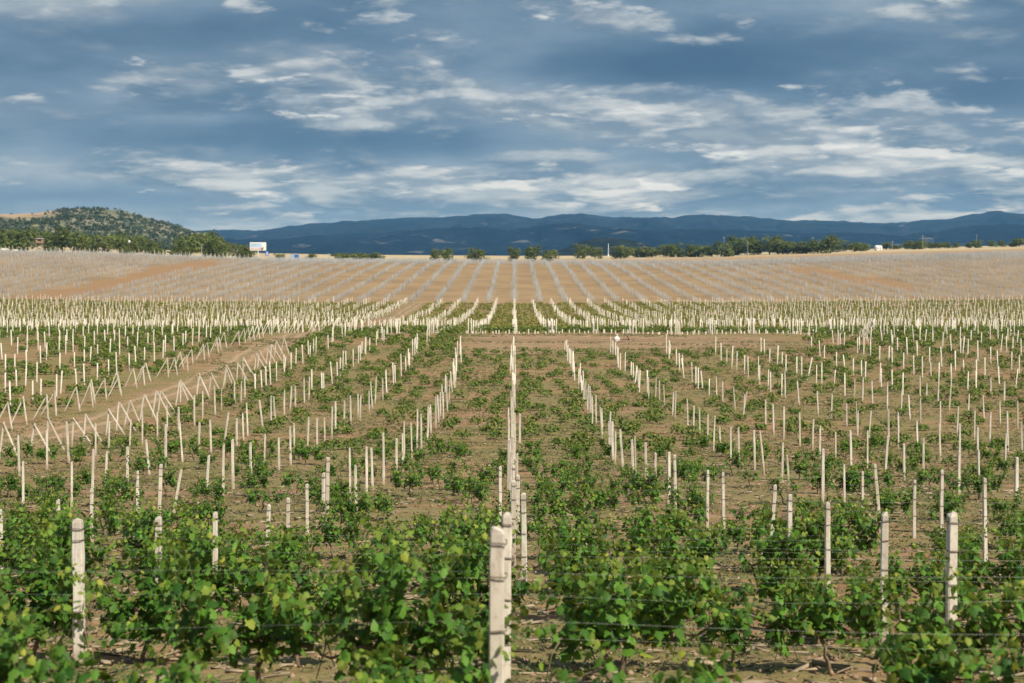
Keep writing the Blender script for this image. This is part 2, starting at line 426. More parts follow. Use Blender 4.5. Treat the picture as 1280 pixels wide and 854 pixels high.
    c = T.mix(sp.outputs[0], soil, trk)
    br = T.mix(T.range(T.noise(flat, .05, 6, .65), .35, .65), (.235, .157, .083), (.305, .210, .115))
    br = T.mix(T.math('MULTIPLY', T.range(T.noise(T.vmath('MULTIPLY', flat, (.02, .3, 0)), 1.0, 4, .6), .5, .7), .35), br, (.34, .26, .15))
    br = T.mix(T.math('MULTIPLY', sp.outputs[1], .85), br, (.275, .165, .085))
    c = T.mix(sp.outputs[2], c, br)
    sy = T.new('ShaderNodeSeparateXYZ'); T.put(sy.inputs[0], pos)
    dry = T.math('MAXIMUM', T.range(T.math('ADD', sy.outputs[1], T.math('MULTIPLY', n_big, 160)), 980, 1120), T.range(sy.outputs[0], 0, -60))
    ff = T.mix(dry, (.35, .225, .12), T.mix(T.range(T.noise(flat, .012, 5, .6), .4, .6), (.41, .32, .19), (.46, .38, .24)))
    ff = T.mix(T.math('MULTIPLY', T.range(T.noise(flat, .02, 5, .6), .57, .70), .6), ff, (.24, .22, .11))
    c = T.mix(far_s, c, ff)
    T.put(bs.inputs['Base Color'], c); bs.inputs['Roughness'].default_value = .95; bs.inputs['Specular IOR Level'].default_value = .15
    b = T.new('ShaderNodeBump'); b.inputs['Strength'].default_value = .7; b.inputs['Distance'].default_value = .06
    T.put(b.inputs['Height'], T.math('ADD', T.math('MULTIPLY', n_fine, .7), T.math('ADD', T.math('MULTIPLY', n_grit, .25), T.math('ADD', T.math('MULTIPLY', streak, .5), T.math('MULTIPLY', furrow, -.8)))))
    T.l.new(b.outputs[0], bs.inputs['Normal'])
    kind(link('ground', me, m), 'structure')
build_ground()


# ------------------------------------------------------------------ hills and mountains
def smooth_noise_field(A, B, o=5): return fbm(A, B, o)

def ridge_mesh(name, sky, d_ridge, d_foot, d_back, foot_y, material, rough, seed, n=420, m=60, gx=30.0, px0=-260, px1=1560):
    """a real range: a height field whose crest follows the skyline, with spurs and gullies down to its foot"""
    sx, sy = np.array([s[0] for s in sky], float), np.array([s[1] for s in sky], float)
    px = np.linspace(px0, px1, n)
    yk = np.interp(px, sx, sy)
    k = np.array([1, 2, 3, 2, 1.]) / 9; yk = np.convolve(np.pad(yk, 2, 'edge'), k, 'valid')
    t = np.concatenate([np.linspace(0, 1, m), np.linspace(1, 2, 16)[1:]])
    X = np.zeros((len(t), n)); Y = X.copy(); Z = X.copy()
    for i, tt in enumerate(t):
        wob = (fbm(px / gx * .35 + seed, np.full(n, seed * 3.1)) - .5)
        if tt <= 1:
            d = d_foot + (d_ridge - d_foot) * tt
            prof = tt ** .9
        else:
            d = d_ridge + (d_back - d_ridge) * (tt - 1); prof = 1 - (tt - 1) ** 1.5
        x = (px - VPX) / F * d_ridge * (0.75 + .25 * d / d_ridge)
        zr = (HY - yk) / F * d_ridge; zf = (HY - foot_y) / F * d_foot
        sp = (fbm(px / gx + seed + .6 * tt, np.full(n, tt * 2.2 + seed)) - .5) * rough
        amp = math.sin(min(tt, 1) * math.pi) if tt <= 1 else 0
        z = zf + (zr - zf) * np.clip(prof + sp * amp, 0, 1.0)
        X[i] = x; Y[i] = d + wob * (d_ridge - d_foot) * .35 * amp; Z[i] = z
    Z += (fbm(X * .02, Y * .02, 4) - .5) * 14 * (d_ridge / 6500)
    idx = np.arange(len(t) * n).reshape(len(t), n)
    Fc = np.stack([idx[:-1, :-1], idx[:-1, 1:], idx[1:, 1:], idx[1:, :-1]], -1).reshape(-1, 4)
    me = np_mesh(name, np.stack([X, Y, Z], -1).reshape(-1, 3), Fc, smooth=True)
    return kind(link(name, me, material), 'structure')

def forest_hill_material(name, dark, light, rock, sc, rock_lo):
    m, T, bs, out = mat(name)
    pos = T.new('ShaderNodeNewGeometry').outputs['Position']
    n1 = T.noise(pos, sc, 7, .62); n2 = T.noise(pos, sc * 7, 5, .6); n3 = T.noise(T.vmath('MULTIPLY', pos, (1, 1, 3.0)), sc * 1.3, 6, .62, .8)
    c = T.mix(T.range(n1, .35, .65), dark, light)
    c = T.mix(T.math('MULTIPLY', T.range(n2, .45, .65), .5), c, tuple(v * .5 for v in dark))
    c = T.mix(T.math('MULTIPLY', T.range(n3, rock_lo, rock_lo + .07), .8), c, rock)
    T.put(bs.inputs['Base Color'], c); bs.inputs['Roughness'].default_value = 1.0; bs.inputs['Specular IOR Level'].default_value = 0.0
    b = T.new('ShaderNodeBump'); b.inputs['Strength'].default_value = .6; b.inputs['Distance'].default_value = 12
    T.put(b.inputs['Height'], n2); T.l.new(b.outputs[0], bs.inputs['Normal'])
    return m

SKY1 = [(-300, 286), (0, 290), (240, 289), (290, 287), (330, 288), (352, 284), (400, 279), (440, 276), (470, 275), (495, 273), (520, 272.5), (560, 271), (590, 268.5), (615, 267), (640, 268.5), (660, 273), (672, 272.5), (690, 270), (712, 267), (735, 268), (760, 271), (800, 272.5), (840, 272), (862, 269.5), (880, 268.5), (910, 269), (940, 271), (985, 275.5), (1020, 275.5), (1050, 276.5), (1080, 278.5), (1110, 279), (1150, 275.5), (1180, 274.5), (1200, 271), (1225, 266), (1245, 264), (1280, 267), (1340, 272), (1560, 276)]
SKY2 = [(-300, 300), (260, 298), (330, 300), (380, 296), (430, 292), (480, 291), (520, 287), (560, 286), (600, 284), (640, 287), (680, 281), (720, 279), (760, 284), (820, 288), (880, 286), (940, 289), (1000, 292), (1060, 290), (1120, 294), (1170, 290), (1210, 283), (1250, 280), (1300, 284), (1560, 290)]
SKY3 = [(-300, 330), (640, 330), (672, 322), (700, 312), (720, 303), (745, 297.5), (770, 297), (790, 300), (812, 307), (830, 316), (850, 324), (880, 330), (1560, 330)]
M['mtn'] = forest_hill_material('shaded_mountain_forest', (.011, .019, .022), (.022, .032, .033), (.10, .10, .10), .004, .625)  # forest colour darkened and blued to stand for cloud shadow and distance haze
M['mtn_front'] = forest_hill_material('shaded_near_range_forest', (.006, .012, .016), (.012, .020, .023), (.12, .12, .12), .005, .60)  # cloud shadow and blue haze put into this nearer forest colour too
M['knoll'] = forest_hill_material('dark_knoll_forest', (.012, .018, .012), (.028, .036, .022), (.22, .20, .17), .02, .60)
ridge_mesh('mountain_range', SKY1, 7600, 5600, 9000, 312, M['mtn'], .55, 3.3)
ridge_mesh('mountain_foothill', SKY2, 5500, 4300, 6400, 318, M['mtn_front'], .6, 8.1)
ridge_mesh('wooded_hill', SKY3, 3000, 2500, 3600, 322, M['knoll'], .3, 5.2, n=300, px0=640, px1=900)

SKYH = [(-300, 262), (-120, 264), (-40, 267), (0, 268.5), (20, 268), (45, 268), (62, 264.5), (80, 263), (100, 262), (125, 263), (140, 263.5), (160, 266.5), (180, 271), (200, 277), (215, 281), (232, 287.5), (245, 293), (262, 301), (290, 316), (320, 328), (360, 336)]
def scrub_hill():
    m, T, bs, out = mat('scrub_hillside')
    pos = T.new('ShaderNodeNewGeometry').outputs['Position']
    n1 = T.noise(pos, .03, 6, .62); n2 = T.noise(pos, .12, 5, .6)
    c = T.mix(T.range(n1, .38, .62), (.08, .10, .06), (.19, .185, .12))
    c = T.mix(T.range(n2, .56, .66), c, (.36, .30, .21))
    # the bare strip on the top at the left end
    sp = T.new('ShaderNodeSeparateXYZ'); T.put(sp.inputs[0], pos)
    bare = T.math('MULTIPLY', T.range(sp.outputs[0], -520, -590), T.range(sp.outputs[2], 50, 57))
    c = T.mix(T.math('MULTIPLY', bare, T.range(n2, .25, .45)), c, (.40, .27, .18))
    T.put(bs.inputs['Base Color'], c); bs.inputs['Roughness'].default_value = 1.0; bs.inputs['Specular IOR Level'].default_value = 0
    return ridge_mesh('scrub_hill', SKYH, 1800, 1150, 2600, 314, m, .25, 1.7, n=260, m=50, gx=60, px0=-300, px1=360)
hill = scrub_hill()


# ------------------------------------------------------------------ leaf geometry
_half = [(.0, .0), (.20, -.13), (.46, -.02), (.40, .22), (.60, .42), (.36, .55), (.33, .72), (.0, 1.0)]
LEAF_OUT = np.array(_half + [(-a, b) for a, b in _half[-2:0:-1]])
def leaf_template():
    o = LEAF_OUT; v = np.concatenate([[[0, .38]], o])
    z = -.35 * np.abs(v[:, 0]) ** 1.3 - .22 * (v[:, 1] - .3) ** 2
    v3 = np.column_stack([v, z]); n = len(o)
    f = np.array([[0, 1 + k, 1 + (k + 1) % n] for k in range(n)])
    return v3, f
LV, LF = leaf_template()

def frames(normal, tip):
    """orthonormal frames: z = normal, y = tip made perpendicular"""
    z = normal / np.linalg.norm(normal, axis=1, keepdims=True)
    y = tip - (tip * z).sum(1, keepdims=True) * z
    y /= np.maximum(np.linalg.norm(y, axis=1, keepdims=True), 1e-6)
    x = np.cross(y, z)
    return x, y, z

def place_leaves(pos, normal, tip, size, tint, tv=LV, tf=LF):
    x, y, z = frames(normal, tip)
    n = len(pos); k = len(tv)
    t = tv[None] * size[:, None, None]
    V = pos[:, None] + t[..., 0:1] * x[:, None] + t[..., 1:2] * y[:, None] + t[..., 2:3] * z[:, None]
    Fc = (tf[None] + (np.arange(n) * k)[:, None, None]).reshape(-1, tf.shape[1])
    return V.reshape(-1, 3), Fc, np.repeat(tint, k, axis=0)

KITE = np.array([[0, 0, 0], [.48, .42, -.12], [0, 1, -.1], [-.48, .42, -.12]]); KF = np.array([[0, 1, 2, 3]])

def vine_foliage(seed, nshoots, hgt, width, full=1.0):
    rg = np.random.default_rng(seed)
    P, N, Tp, Sz, Ti = [], [], [], [], []
    bm = bmesh.new()
    shoots = []
    for s in range(nshoots):
        bx = rg.uniform(-.5, .5) * width * .85; bz = .42 + rg.uniform(-.12, .16)
        L = hgt * rg.uniform(.55, 1.05) - bz * .45; L = max(L, .35)
        ang = rg.uniform(0, 2 * math.pi); outw = rg.uniform(.08, .55)
        dirx, diry = math.cos(ang) * outw * .8, math.sin(ang) * outw
        droop = rg.uniform(0.05, .75) if rg.random() < .6 else rg.uniform(0, .2)
        pts = []
        p = np.array([bx, rg.normal(0, .04), bz]); v = np.array([dirx, diry, 1.0]); v /= np.linalg.norm(v)
        nst = 13
        for k in range(nst + 1):
            pts.append(p.copy())
            v = v + np.array([dirx * .12, diry * .12, -droop * .17]) + rg.normal(0, .05, 3); v /= np.linalg.norm(v)
            p = p + v * L / nst
            if p[2] < .1: p[2] = .1
        shoots.append(pts)
        add_tube(bm, [tuple(q) for q in pts[::2]], [.006 - .0006 * i for i in range(len(pts[::2]))], 4, False)
        nl = int(27 * full * L / .8) + 5
        for j in range(nl):
            t = (j + rg.uniform(0, 1)) / nl; i = min(int(t * nst), nst - 1); q = pts[i] * (1 - (t * nst - i)) + pts[i + 1] * (t * nst - i)
            a = rg.uniform(0, 2 * math.pi); r = rg.uniform(.02, .15)
            o = np.array([math.cos(a), math.sin(a), rg.uniform(-.35, .35)])
            P.append(q + o * r); outv = np.array([q[0] * .35, q[1] * 1.6, 0]) + o * .55
            N.append(outv * .75 + np.array([0, 0, rg.uniform(.25, 1.0)]) + rg.normal(0, .3, 3))
            Tp.append(o * .8 + np.array([0, 0, -.75]) + rg.normal(0, .25, 3))
            big = rg.uniform(.085, .15) * (1.0 - .55 * t ** 2)
            Sz.append(big); young = np.clip((t - .72) * 2.6, 0, 1) * rg.uniform(.2, 1) + (rg.random() < .045) * .6
            Ti.append((rg.random() ** 1.3, min(young, 1) * .85, 0, 1))
    P, N, Tp, Sz, Ti = map(np.array, (P, N, Tp, Sz, Ti))
    V, Fc, ti = place_leaves(P, N, Tp, Sz, Ti)
    # the thin green canes carry the leaves: one mesh, triangles
    bmesh.ops.triangulate(bm, faces=bm.faces[:])
    cv = np.array([v.co[:] for v in bm.verts]); bm.verts.index_update(); cf = np.array([[v.index for v in f.verts] for f in bm.faces]); bm.free()
    me = np_mesh('vine_foliage', np.concatenate([V, cv]), np.concatenate([Fc, cf + len(V)]), np.concatenate([ti, np.tile((.6, .5, 0, 1), (len(cv), 1))]))
    mi = np.zeros(len(me.polygons), np.int32); mi[len(Fc):] = 1
    me.materials.append(M['leaf']); me.materials.append(M['cane']); me.polygons.foreach_set('material_index', mi)
    return me

def vine_trunk(seed, width):
    rg = np.random.default_rng(seed + 500); bm = bmesh.new()
    lean = rg.uniform(-.28, .28); pts = []
    for k in range(7):
        t = k / 6; pts.append((lean * t + rg.normal(0, .018), rg.normal(0, .018), -.06 + .58 * t))
    add_tube(bm, pts, [.038 - .014 * k / 6 for k in range(7)], 7)
    for s in (-1, 1):
        arm = [pts[-1]]
        for k in range(1, 7):
            arm.append((pts[-1][0] + s * width * .45 * k / 6, rg.normal(0, .025), .52 + .06 * math.sin(k) + rg.normal(0, .02)))
        add_tube(bm, arm, [.022 - .011 * k / 6 for k in range(7)], 6)
        # an old cane arching out and down
        if rg.random() < .6:
            q = arm[3]; sy = rg.choice((-1, 1)) * rg.uniform(.1, .5)
            add_tube(bm, [q, (q[0] + s * .12, q[1] + sy * .4, q[2] + .13), (q[0] + s * .3, q[1] + sy * .8, q[2] + .02), (q[0] + s * .42, q[1] + sy, q[2] - .3)], [.012, .011, .009, .006], 5)
    return bm_mesh('vine_trunk', bm, True)

VK = [  # adjective, shoots, height, width, fullness
    ('tall bushy', 15, 1.55, 1.5, 1.15), ('full leafy', 14, 1.30, 1.6, 1.1), ('broad leafy', 15, 1.15, 1.8, 1.0), ('rounded leafy', 12, 1.1, 1.3, 1.15),
    ('loose trailing', 9, 1.30, 1.6, .8), ('sparse thin', 6, 1.10, 1.2, .7), ('low spreading', 10, .85, 1.6, 1.0), ('small young', 6, .75, .9, .9)]
VINES = [(a, vine_foliage(31 + i, n, h, w, f), vine_trunk(31 + i, w)) for i, (a, n, h, w, f) in enumerate(VK)]

# ------------------------------------------------------------------ posts
def post_mesh(seed, w=.085):
    rg = random.Random(seed); bm = bmesh.new(); rings = []
    ch = .22; sec = [(-1 + ch, -1), (1 - ch, -1), (1, -1 + ch), (1, 1 - ch), (1 - ch, 1), (-1 + ch, 1), (-1, 1 - ch), (-1, -1 + ch)]
    bx = rg.uniform(-.012, .012); tilt = (rg.uniform(-.009, .009), rg.uniform(-.007, .007))
    lev = [-.25, -.08, .08, .24, .40, .56, .72, .86, .972, .992]; nl = len(lev)
    for k in range(nl):
        z = lev[k]; t = (z + .25) / 1.25; r = w / 2 * (1.06 - .14 * t) * (.86 if k == nl - 1 else 1)
        ring = []
        for i, (a, b) in enumerate(sec):
            zz = z + (a * tilt[0] + b * tilt[1] + rg.uniform(-.006, .006) if k == nl - 1 else 0)
            if k == nl - 1: zz -= .006 * abs(a * b)
            ring.append(bm.verts.new((a * r + bx * math.sin(t * 3) + rg.gauss(0, .0022), b * r * .95 + rg.gauss(0, .0022), zz)))
        rings.append(ring)
    for a, b in zip(rings, rings[1:]):
        for i in range(8): bm.faces.new((a[i], a[(i + 1) % 8], b[(i + 1) % 8], b[i]))
    # worn, slightly domed top
    c = bm.verts.new((0, 0, 1.0))
    for i in range(8): bm.faces.new((rings[-1][i], rings[-1][(i + 1) % 8], c))
    bm.faces.new(rings[0][::-1])
    return bm_mesh('post', bm)
POSTS = [post_mesh(s) for s in range(8)]
def tie_mesh():
    bm = bmesh.new(); n = 8; r = .0485; rr = .0026
    for j in range(2):
        pts = [(r * 1.02 * (1 if abs(math.cos(a)) > .4 else 1) * max(-1, min(1, 1.35 * math.cos(a))), r * max(-1, min(1, 1.35 * math.sin(a))), .008 * j + .004 * math.sin(2 * a)) for a in [2 * math.pi * (k + .5) / 12 for k in range(13)]]
        add_tube(bm, pts, [rr] * 13, 4, False)
    add_tube(bm, [(r, -.03, .0), (r + .03, -.05, .012), (r + .045, -.045, -.012)], [.0022, .0022, .0016], 4)
    return bm_mesh('wire_tie', bm)
TIE = tie_mesh()
WIRE_Z = (.62, 1.05, 1.45)

D0, DR, SX = 10.6, 3.03, 5.11
# the posts nearest the viewer, one by one: photo column, top, distance, width, column index, remark
NEAR = [(622, 658, 10.6, .118, 0, 'grey-white'), (631, 640, 13.7, .105, 0, 'thick pale'), (642, 600, 30.0, .10, 0, 'tall narrow'), (655, 616, 26.8, .105, 0, 'pale cracked'),
        (647, 593, 33.3, .10, 0, 'square-topped'), (98, 648, 16.7, .125, -1, 'thick brownish'), (200, 645, 20.3, .10, -1, 'half-hidden'), (268, 640, 24.2, .088, -1, 'straight pale'), (333, 630, 29.3, .08, -1, 'tilted pale'),
        (360, 622, 32.2, .085, -1, 'stout pale'), (384, 605, 35.3, .08, -1, 'narrow pale'), (72, 624, 31.8, .085, -2, 'straight white'), (115, 610, 34.4, .08, -2, 'slender white'), (1, 636, 28.3, .08, -2, 'cut-off white'),
        (172, 603, 38.0, .085, -2, 'straight pale'),
        (1190, 640, 16.9, .115, 1, 'broad white'), (1106, 640, 19.7, .098, 1, 'straight white'), (1035, 627, 23.4, .085, 1, 'broken-edged'), (985, 617, 26.7, .085, 1, 'upright white'), (962, 605, 28.6, .08, 1, 'tilted white'),
        (904, 590, 35.0, .075, 1, 'slim pale'), (1232, 597, 30.9, .08, 2, 'pale upright'), (1177, 587, 34.1, .08, 2, 'white upright'), (1143, 600, 36.5, .078, 2, 'slim white')]
post_rows = []      # x, d, height, width, lean x, lean y, row, column, remark
for (px, ytop, d, w, col, rem) in NEAR:
    x = at_px(px, d); z0 = float(zg(x, d)); h = (HY - ytop) / F * d - z0
    lean = {'tilted pale': .045, 'tilted white': .06, 'grey-white': .0}.get(rem, random.uniform(-.012, .012))
    post_rows.append((x, d, h, w, lean, random.uniform(-.02, .02), int(round((d - D0) / DR)) + 1, col, rem))
for r in range(46):
    d = D0 + DR * r
    if d > 148: break
    kmax = int((.375 * d + 3) / SX) + 1
    for k in range(-kmax, kmax + 1):
        x = k * SX + random.gauss(0, .16) + .25 * math.sin(k * 2.1 + r * .15)
        if k == 0: x = -.12 + random.gauss(0, .16)
        dd = d + random.gauss(0, .28)
        if k * SX < T1 + .8 or abs(x) > .375 * dd + 1: continue
        if dd < 36.5 and abs(k) <= 2: continue
        if k and random.random() < .025: continue
        lean = random.gauss(0, .024) if random.random() < .8 else random.gauss(0, .08)
        if k == 0: lean *= .5
        post_rows.append((x, dd, random.gauss(1.72, .18), random.gauss(.088, .011), lean, random.gauss(0, .02), r + 1, k, ''))
post_rows = [p for p in post_rows if True]
post_rows.sort(key=lambda p: p[1])

def boxes(x, y, z, h, w, lx, ly):
    """many square posts as one numpy mesh"""
    n = len(x); sg = np.array([[-1, -1], [1, -1], [1, 1], [-1, 1]]) * .5
    V = np.zeros((n, 8, 3))
    for i in range(4):
        V[:, i, 0] = x + sg[i, 0] * w; V[:, i, 1] = y + sg[i, 1] * w; V[:, i, 2] = z - .15
        V[:, 4 + i, 0] = x + sg[i, 0] * w * .9 + lx * h; V[:, 4 + i, 1] = y + sg[i, 1] * w * .9 + ly * h; V[:, 4 + i, 2] = z + h
    f = np.array([[0, 1, 5, 4], [1, 2, 6, 5], [2, 3, 7, 6], [3, 0, 4, 7], [4, 5, 6, 7]])
    return V.reshape(-1, 3), (f[None] + (np.arange(n) * 8)[:, None, None]).reshape(-1, 4)

def side_words(k):
    if k == 0: return 'on the middle post line'
    return f"{ordinal(abs(k))} column {'right' if k > 0 else 'left'} of the middle post line"

MAXP = 250
used_labels = set()
def make_post(p, far=False):
    x, d, h, w, lx, ly, row, col, rem = p
    z0 = float(zg(x, d))
    o = link('trellis_post', random.choice(POSTS), M['post'])
    o.location = (x, d, z0); o.scale = (w / .085, w / .085, h)
    o.rotation_euler = (ly, lx, random.uniform(-.25, .25) if not rem else random.uniform(-.1, .22))
    look = rem or ('leaning' if abs(lx) > .06 else 'tall' if h > 1.86 else 'short' if h < 1.56 else 'thin' if w < .074 else 'stout' if w > .09 else 'pale')
    lab = f"{look} post in {ordinal(row)} row from front, {side_words(col)}"
    if lab in used_labels: lab = lab.replace(' post in', ' doubled-up post in')
    while lab in used_labels: lab = lab.replace(' post in', ' weathered post in')
    used_labels.add(lab)
    tag(o, lab, 'post', 'pale trellis posts of the lower block')
    if d < 42:
        for q in WIRE_Z + (h - .12,):
            if q < h - .05:
                t = link('wire_tie', TIE, M['tie'], o); t.location = (0, 0, q / h); t.scale = (1, 1, 1 / h); t.rotation_euler = (0, 0, random.choice((0, 1.57, 3.14)))
    return o
for p in post_rows[:MAXP]: make_post(p)
far_posts = [p for p in post_rows[MAXP:]]

# end posts with a slanting brace on both edges of the dirt track
BRACE = post_mesh(99, .075)
end_rows = []
r = 0
for d in np.arange(64.5, 147, DR): end_rows.append((T1 + random.gauss(0, .25), d + random.gauss(0, .3), 1, 'lower'))
for d in np.arange(80.0, 402, DR): end_rows.append((T0 + random.gauss(0, .3), d + random.gauss(0, .3), -1, 'upper'))
for i in range(7): end_rows.append((39.0 + i * 1.25, 161 + i * 4.2, 1, 'right'))
end_rows.sort(key=lambda e: (e[3] == 'upper' and e[1] > 168, e[1]))
ENDN = 58
cnt = {'lower': 0, 'upper': 0, 'right': 0}
far_x, far_y, far_h, far_w, far_lx, far_ly = [], [], [], [], [], []
for i, (x, d, s, edge) in enumerate(end_rows):
    h = random.gauss(1.70, .1); z0 = float(zg(x, d)); foot = random.uniform(.85, 1.2); tip = random.gauss(.12, .05)
    cnt[edge] += 1
    if i < ENDN or edge == 'right':
        e = empty('end_post', (x, d, z0))
        a = link('upright', random.choice(POSTS), M['post'], e); a.scale = (1, 1, h); a.rotation_euler = (0, s * tip, random.uniform(-.2, .2))
        run = foot - h * math.sin(tip); hh = h * math.cos(tip) - .04; L = math.hypot(hh, run); ang = math.atan2(run, hh)
        b = link('brace', BRACE, M['post'], e)
        b.location = (s * foot, random.uniform(-.1, .1), 0); b.scale = (1, 1, L); b.rotation_euler = (0, -s * ang, random.uniform(-.1, .1))
        if edge == 'right': lab = f"braced end post beyond the cross track, {ordinal(cnt[edge])} of its slanting line"
        elif edge == 'lower': lab = f"braced end post on near edge of dirt track, {ordinal(cnt[edge])} going away"
        else: lab = f"braced end post on far edge of dirt track, {ordinal(cnt[edge])} going away"
        tag(e, lab, 'end post', {'lower': 'braced posts on the near track edge', 'upper': 'braced posts on the far track edge', 'right': 'braced posts beyond the cross track'}[edge])
    else:
        far_x += [x, x + s * foot]; far_y += [d, d]; far_h += [h, h]; far_w += [.085, .075]; far_lx += [s * tip, -s * (foot - tip * h) / h]; far_ly += [0, 0]

# every remaining post up the slope: past counting, one mass
for p in far_posts:
    far_x.append(p[0]); far_y.append(p[1]); far_h.append(p[2]); far_w.append(p[3]); far_lx.append(p[4]); far_ly.append(p[5])
def in_view(x, d): return abs(x) < .375 * d + 4
for d in np.arange(80, 402.5, DR):                       # the block left of the track
    k = -7
    while k * SX > -.375 * d - 6:
        x = T0 + (k + 7) * SX - SX + random.gauss(0, .25); k -= 1
        if random.random() < .05: continue
        far_x.append(x); far_y.append(d + random.gauss(0, .4)); far_h.append(random.gauss(1.75, .15)); far_w.append(.095 if d < 170 else .088); far_lx.append(random.gauss(0, .03)); far_ly.append(0)
for d in np.arange(181, 402.5, DR):                      # the block above the cross track
    for k in range(-4, int(.375 * d / SX) + 2):
        if random.random() < .05: continue
        far_x.append(k * SX + random.gauss(0, .2)); far_y.append(d + random.gauss(0, .4)); far_h.append(random.gauss(1.75, .16)); far_w.append(.088); far_lx.append(random.gauss(0, .03)); far_ly.append(0)
for d in np.arange(147, 181, DR):                        # at the far right the rows run on past the cross track
    for k in range(7, int(.375 * d / SX) + 2):
        if random.random() < .12: continue
        far_x.append(k * SX + random.gauss(0, .3)); far_y.append(d + random.gauss(0, .4)); far_h.append(random.gauss(1.75, .13)); far_w.append(.085); far_lx.append(random.gauss(0, .05)); far_ly.append(0)
for d in np.arange(148, 181, DR):                        # left of the cross track the rows run on up the slope
    for k in (-4, -3, -2):
        if random.random() < .15: continue
        far_x.append(k * SX + random.gauss(0, .3)); far_y.append(d + random.gauss(0, .4)); far_h.append(random.gauss(1.75, .13)); far_w.append(.085); far_lx.append(random.gauss(0, .05)); far_ly.append(0)
for k in range(-4, 14):                                  # clusters of end posts at the foot of the upper block
    for j in range(random.choice((2, 3, 4))):
        far_x.append(k * SX + random.gauss(0, .45)); far_y.append(181 + random.gauss(0, .6)); far_h.append(random.gauss(1.9, .08)); far_w.append(.11); far_lx.append(random.gauss(0, .03)); far_ly.append(0)
ax = lambda l: np.array(l, float)
fx, fy, fh, fw, flx, fly = map(ax, (far_x, far_y, far_h, far_w, far_lx, far_ly))
V, Fc = boxes(fx, fy, zg(fx, fy), fh, fw, flx, fly)
o = kind(link('distant_posts', np_mesh('distant_posts', V, Fc), M['post_far']), 'stuff')

# short white guard tubes along the foot of the upper block
sx_ = np.arange(-8, 66, .62) + RNG.normal(0, .2, len(np.arange(-8, 66, .62))); sd_ = 180.2 + RNG.normal(0, .4, len(sx_))
V, Fc = boxes(sx_, sd_, zg(sx_, sd_), RNG.uniform(.25, .6, len(sx_)), np.full(len(sx_), .13), RNG.normal(0, .06, len(sx_)), np.zeros(len(sx_)))
kind(link('white_guard_tubes', np_mesh('white_guard_tubes', V, Fc), M['post_far']), 'stuff')

# grey stakes of the young bare field on the far slope
def stakes():
    X, Y = [], []
    for d in np.arange(405, 722, 2.6):
        xs = np.arange(-math.floor(.42 * d / 7.4) * 7.4, .42 * d, 7.4); X.append(xs + RNG.normal(0, .42, len(xs))); Y.append(np.full(len(xs), d) + RNG.normal(0, .6, len(xs)))
        for q in range(2): X.append(xs + RNG.normal(0, .55, len(xs))); Y.append(np.full(len(xs), d + .65 * q + .6))
        xs = np.arange(-.42 * d, .42 * d, 5.3); xs = xs[np.abs(xs) > .14 * d]; X.append(xs + RNG.normal(0, 1.5, len(xs))); Y.append(np.full(len(xs), d) + RNG.normal(0, 1.0, len(xs)))
    for d in np.arange(596, 722, 2.8):
        xs = np.arange(-.17 * d, .42 * d, 1.8); X.append(xs + RNG.normal(0, .5, len(xs))); Y.append(np.full(len(xs), d) + RNG.normal(0, .8, len(xs)))
        if d < 640: X[-1] = X[-1][np.interp(VPX + xs / d * F, [640, 860], [640, 600]) < d]; Y[-1] = Y[-1][:len(X[-1])]
    x, y = np.concatenate(X), np.concatenate(Y)
    ok = (y < field_end(x, y)) & (diag_mask(x, y) < .3 + .5 * RNG.random(len(x)))
    x, y = x[ok], y[ok]; n = len(x)
    V, Fc = boxes(x, y, zg(x, y), RNG.normal(1.5, .15, n), np.full(n, .08), RNG.normal(0, .03, n), np.zeros(n))
    kind(link('distant_stakes', np_mesh('distant_stakes', V, Fc), M['stake']), 'stuff')
stakes()


# ------------------------------------------------------------------ grape vines
vine_list = []          # x, d, variant, scale, row, bay, place in bay
for r in range(46):
    d = D0 + DR * r
    if d > 148: break
    kmax = int((.37 * d + 2) / SX) + 1
    for k in range(-kmax - 1, kmax + 1):
        for q in range(3):
            x = (k + (q + .5) / 3) * SX + random.gauss(0, .2 if d < 24 else .5)
            if x < T1 + .6 or abs(x) > .37 * d + 1.2: continue
            cl = float(fbm(x * .16 + 40, d * .16 + 3))
            if d < 12: pr = .95
            elif d < 15: pr = .30
            elif d < 33: pr = .83
            elif d < 52: pr = .66 + .9 * (cl - .5)
            else: pr = .66 + 1.5 * (cl - .5)
            pxv = VPX + x / d * F
            if random.random() > pr or (d < 16 and 55 < pxv < 190): continue
            if d < 12: v = random.choice((3, 6, 4, 2, 3)); sc = random.uniform(.88, 1.06)
            elif d < 30: v = random.choice((0, 1, 1, 2, 3, 4, 0)); sc = random.uniform(.85, 1.08)
            elif d < 52: v = random.choice((1, 2, 3, 4, 5, 6)); sc = random.uniform(.7, 1.0)
            else: v = random.choice((2, 3, 4, 5, 6, 7, 7)); sc = random.uniform(.65, .95)
            vine_list.append((x, d + random.gauss(0, .12 if d < 24 else .25), v, sc, r + 1, k, q))
for (x, d, v, sc, row, k, q) in ((-1.05, 13.3, 0, 1.05, 2, -1, 2), (1.05, 14.6, 1, 1.12, 2, 0, 0), (-.55, 16.0, 3, .9, 3, -1, 2), (4.2, 14.2, 1, 1.0, 2, 0, 2), (3.4, 11.2, 3, 1.0, 1, 0, 1), (2.55, 16.6, 2, 1.0, 3, 0, 1), (3.75, 16.8, 1, .95, 3, 0, 2), (2.7, 19.7, 3, 1.0, 4, 0, 1), (1.15, 10.7, 6, 1.0, 1, 0, 0)):
    vine_list = [w for w in vine_list if not (w[4] == row and w[5] == k and w[6] == q)]
    vine_list.append((x, d, v, sc, row, k, q))
vine_list.sort(key=lambda w: w[1])
MAXV = 290
SEAT = ('nearest the middle', 'centre', 'outermost')
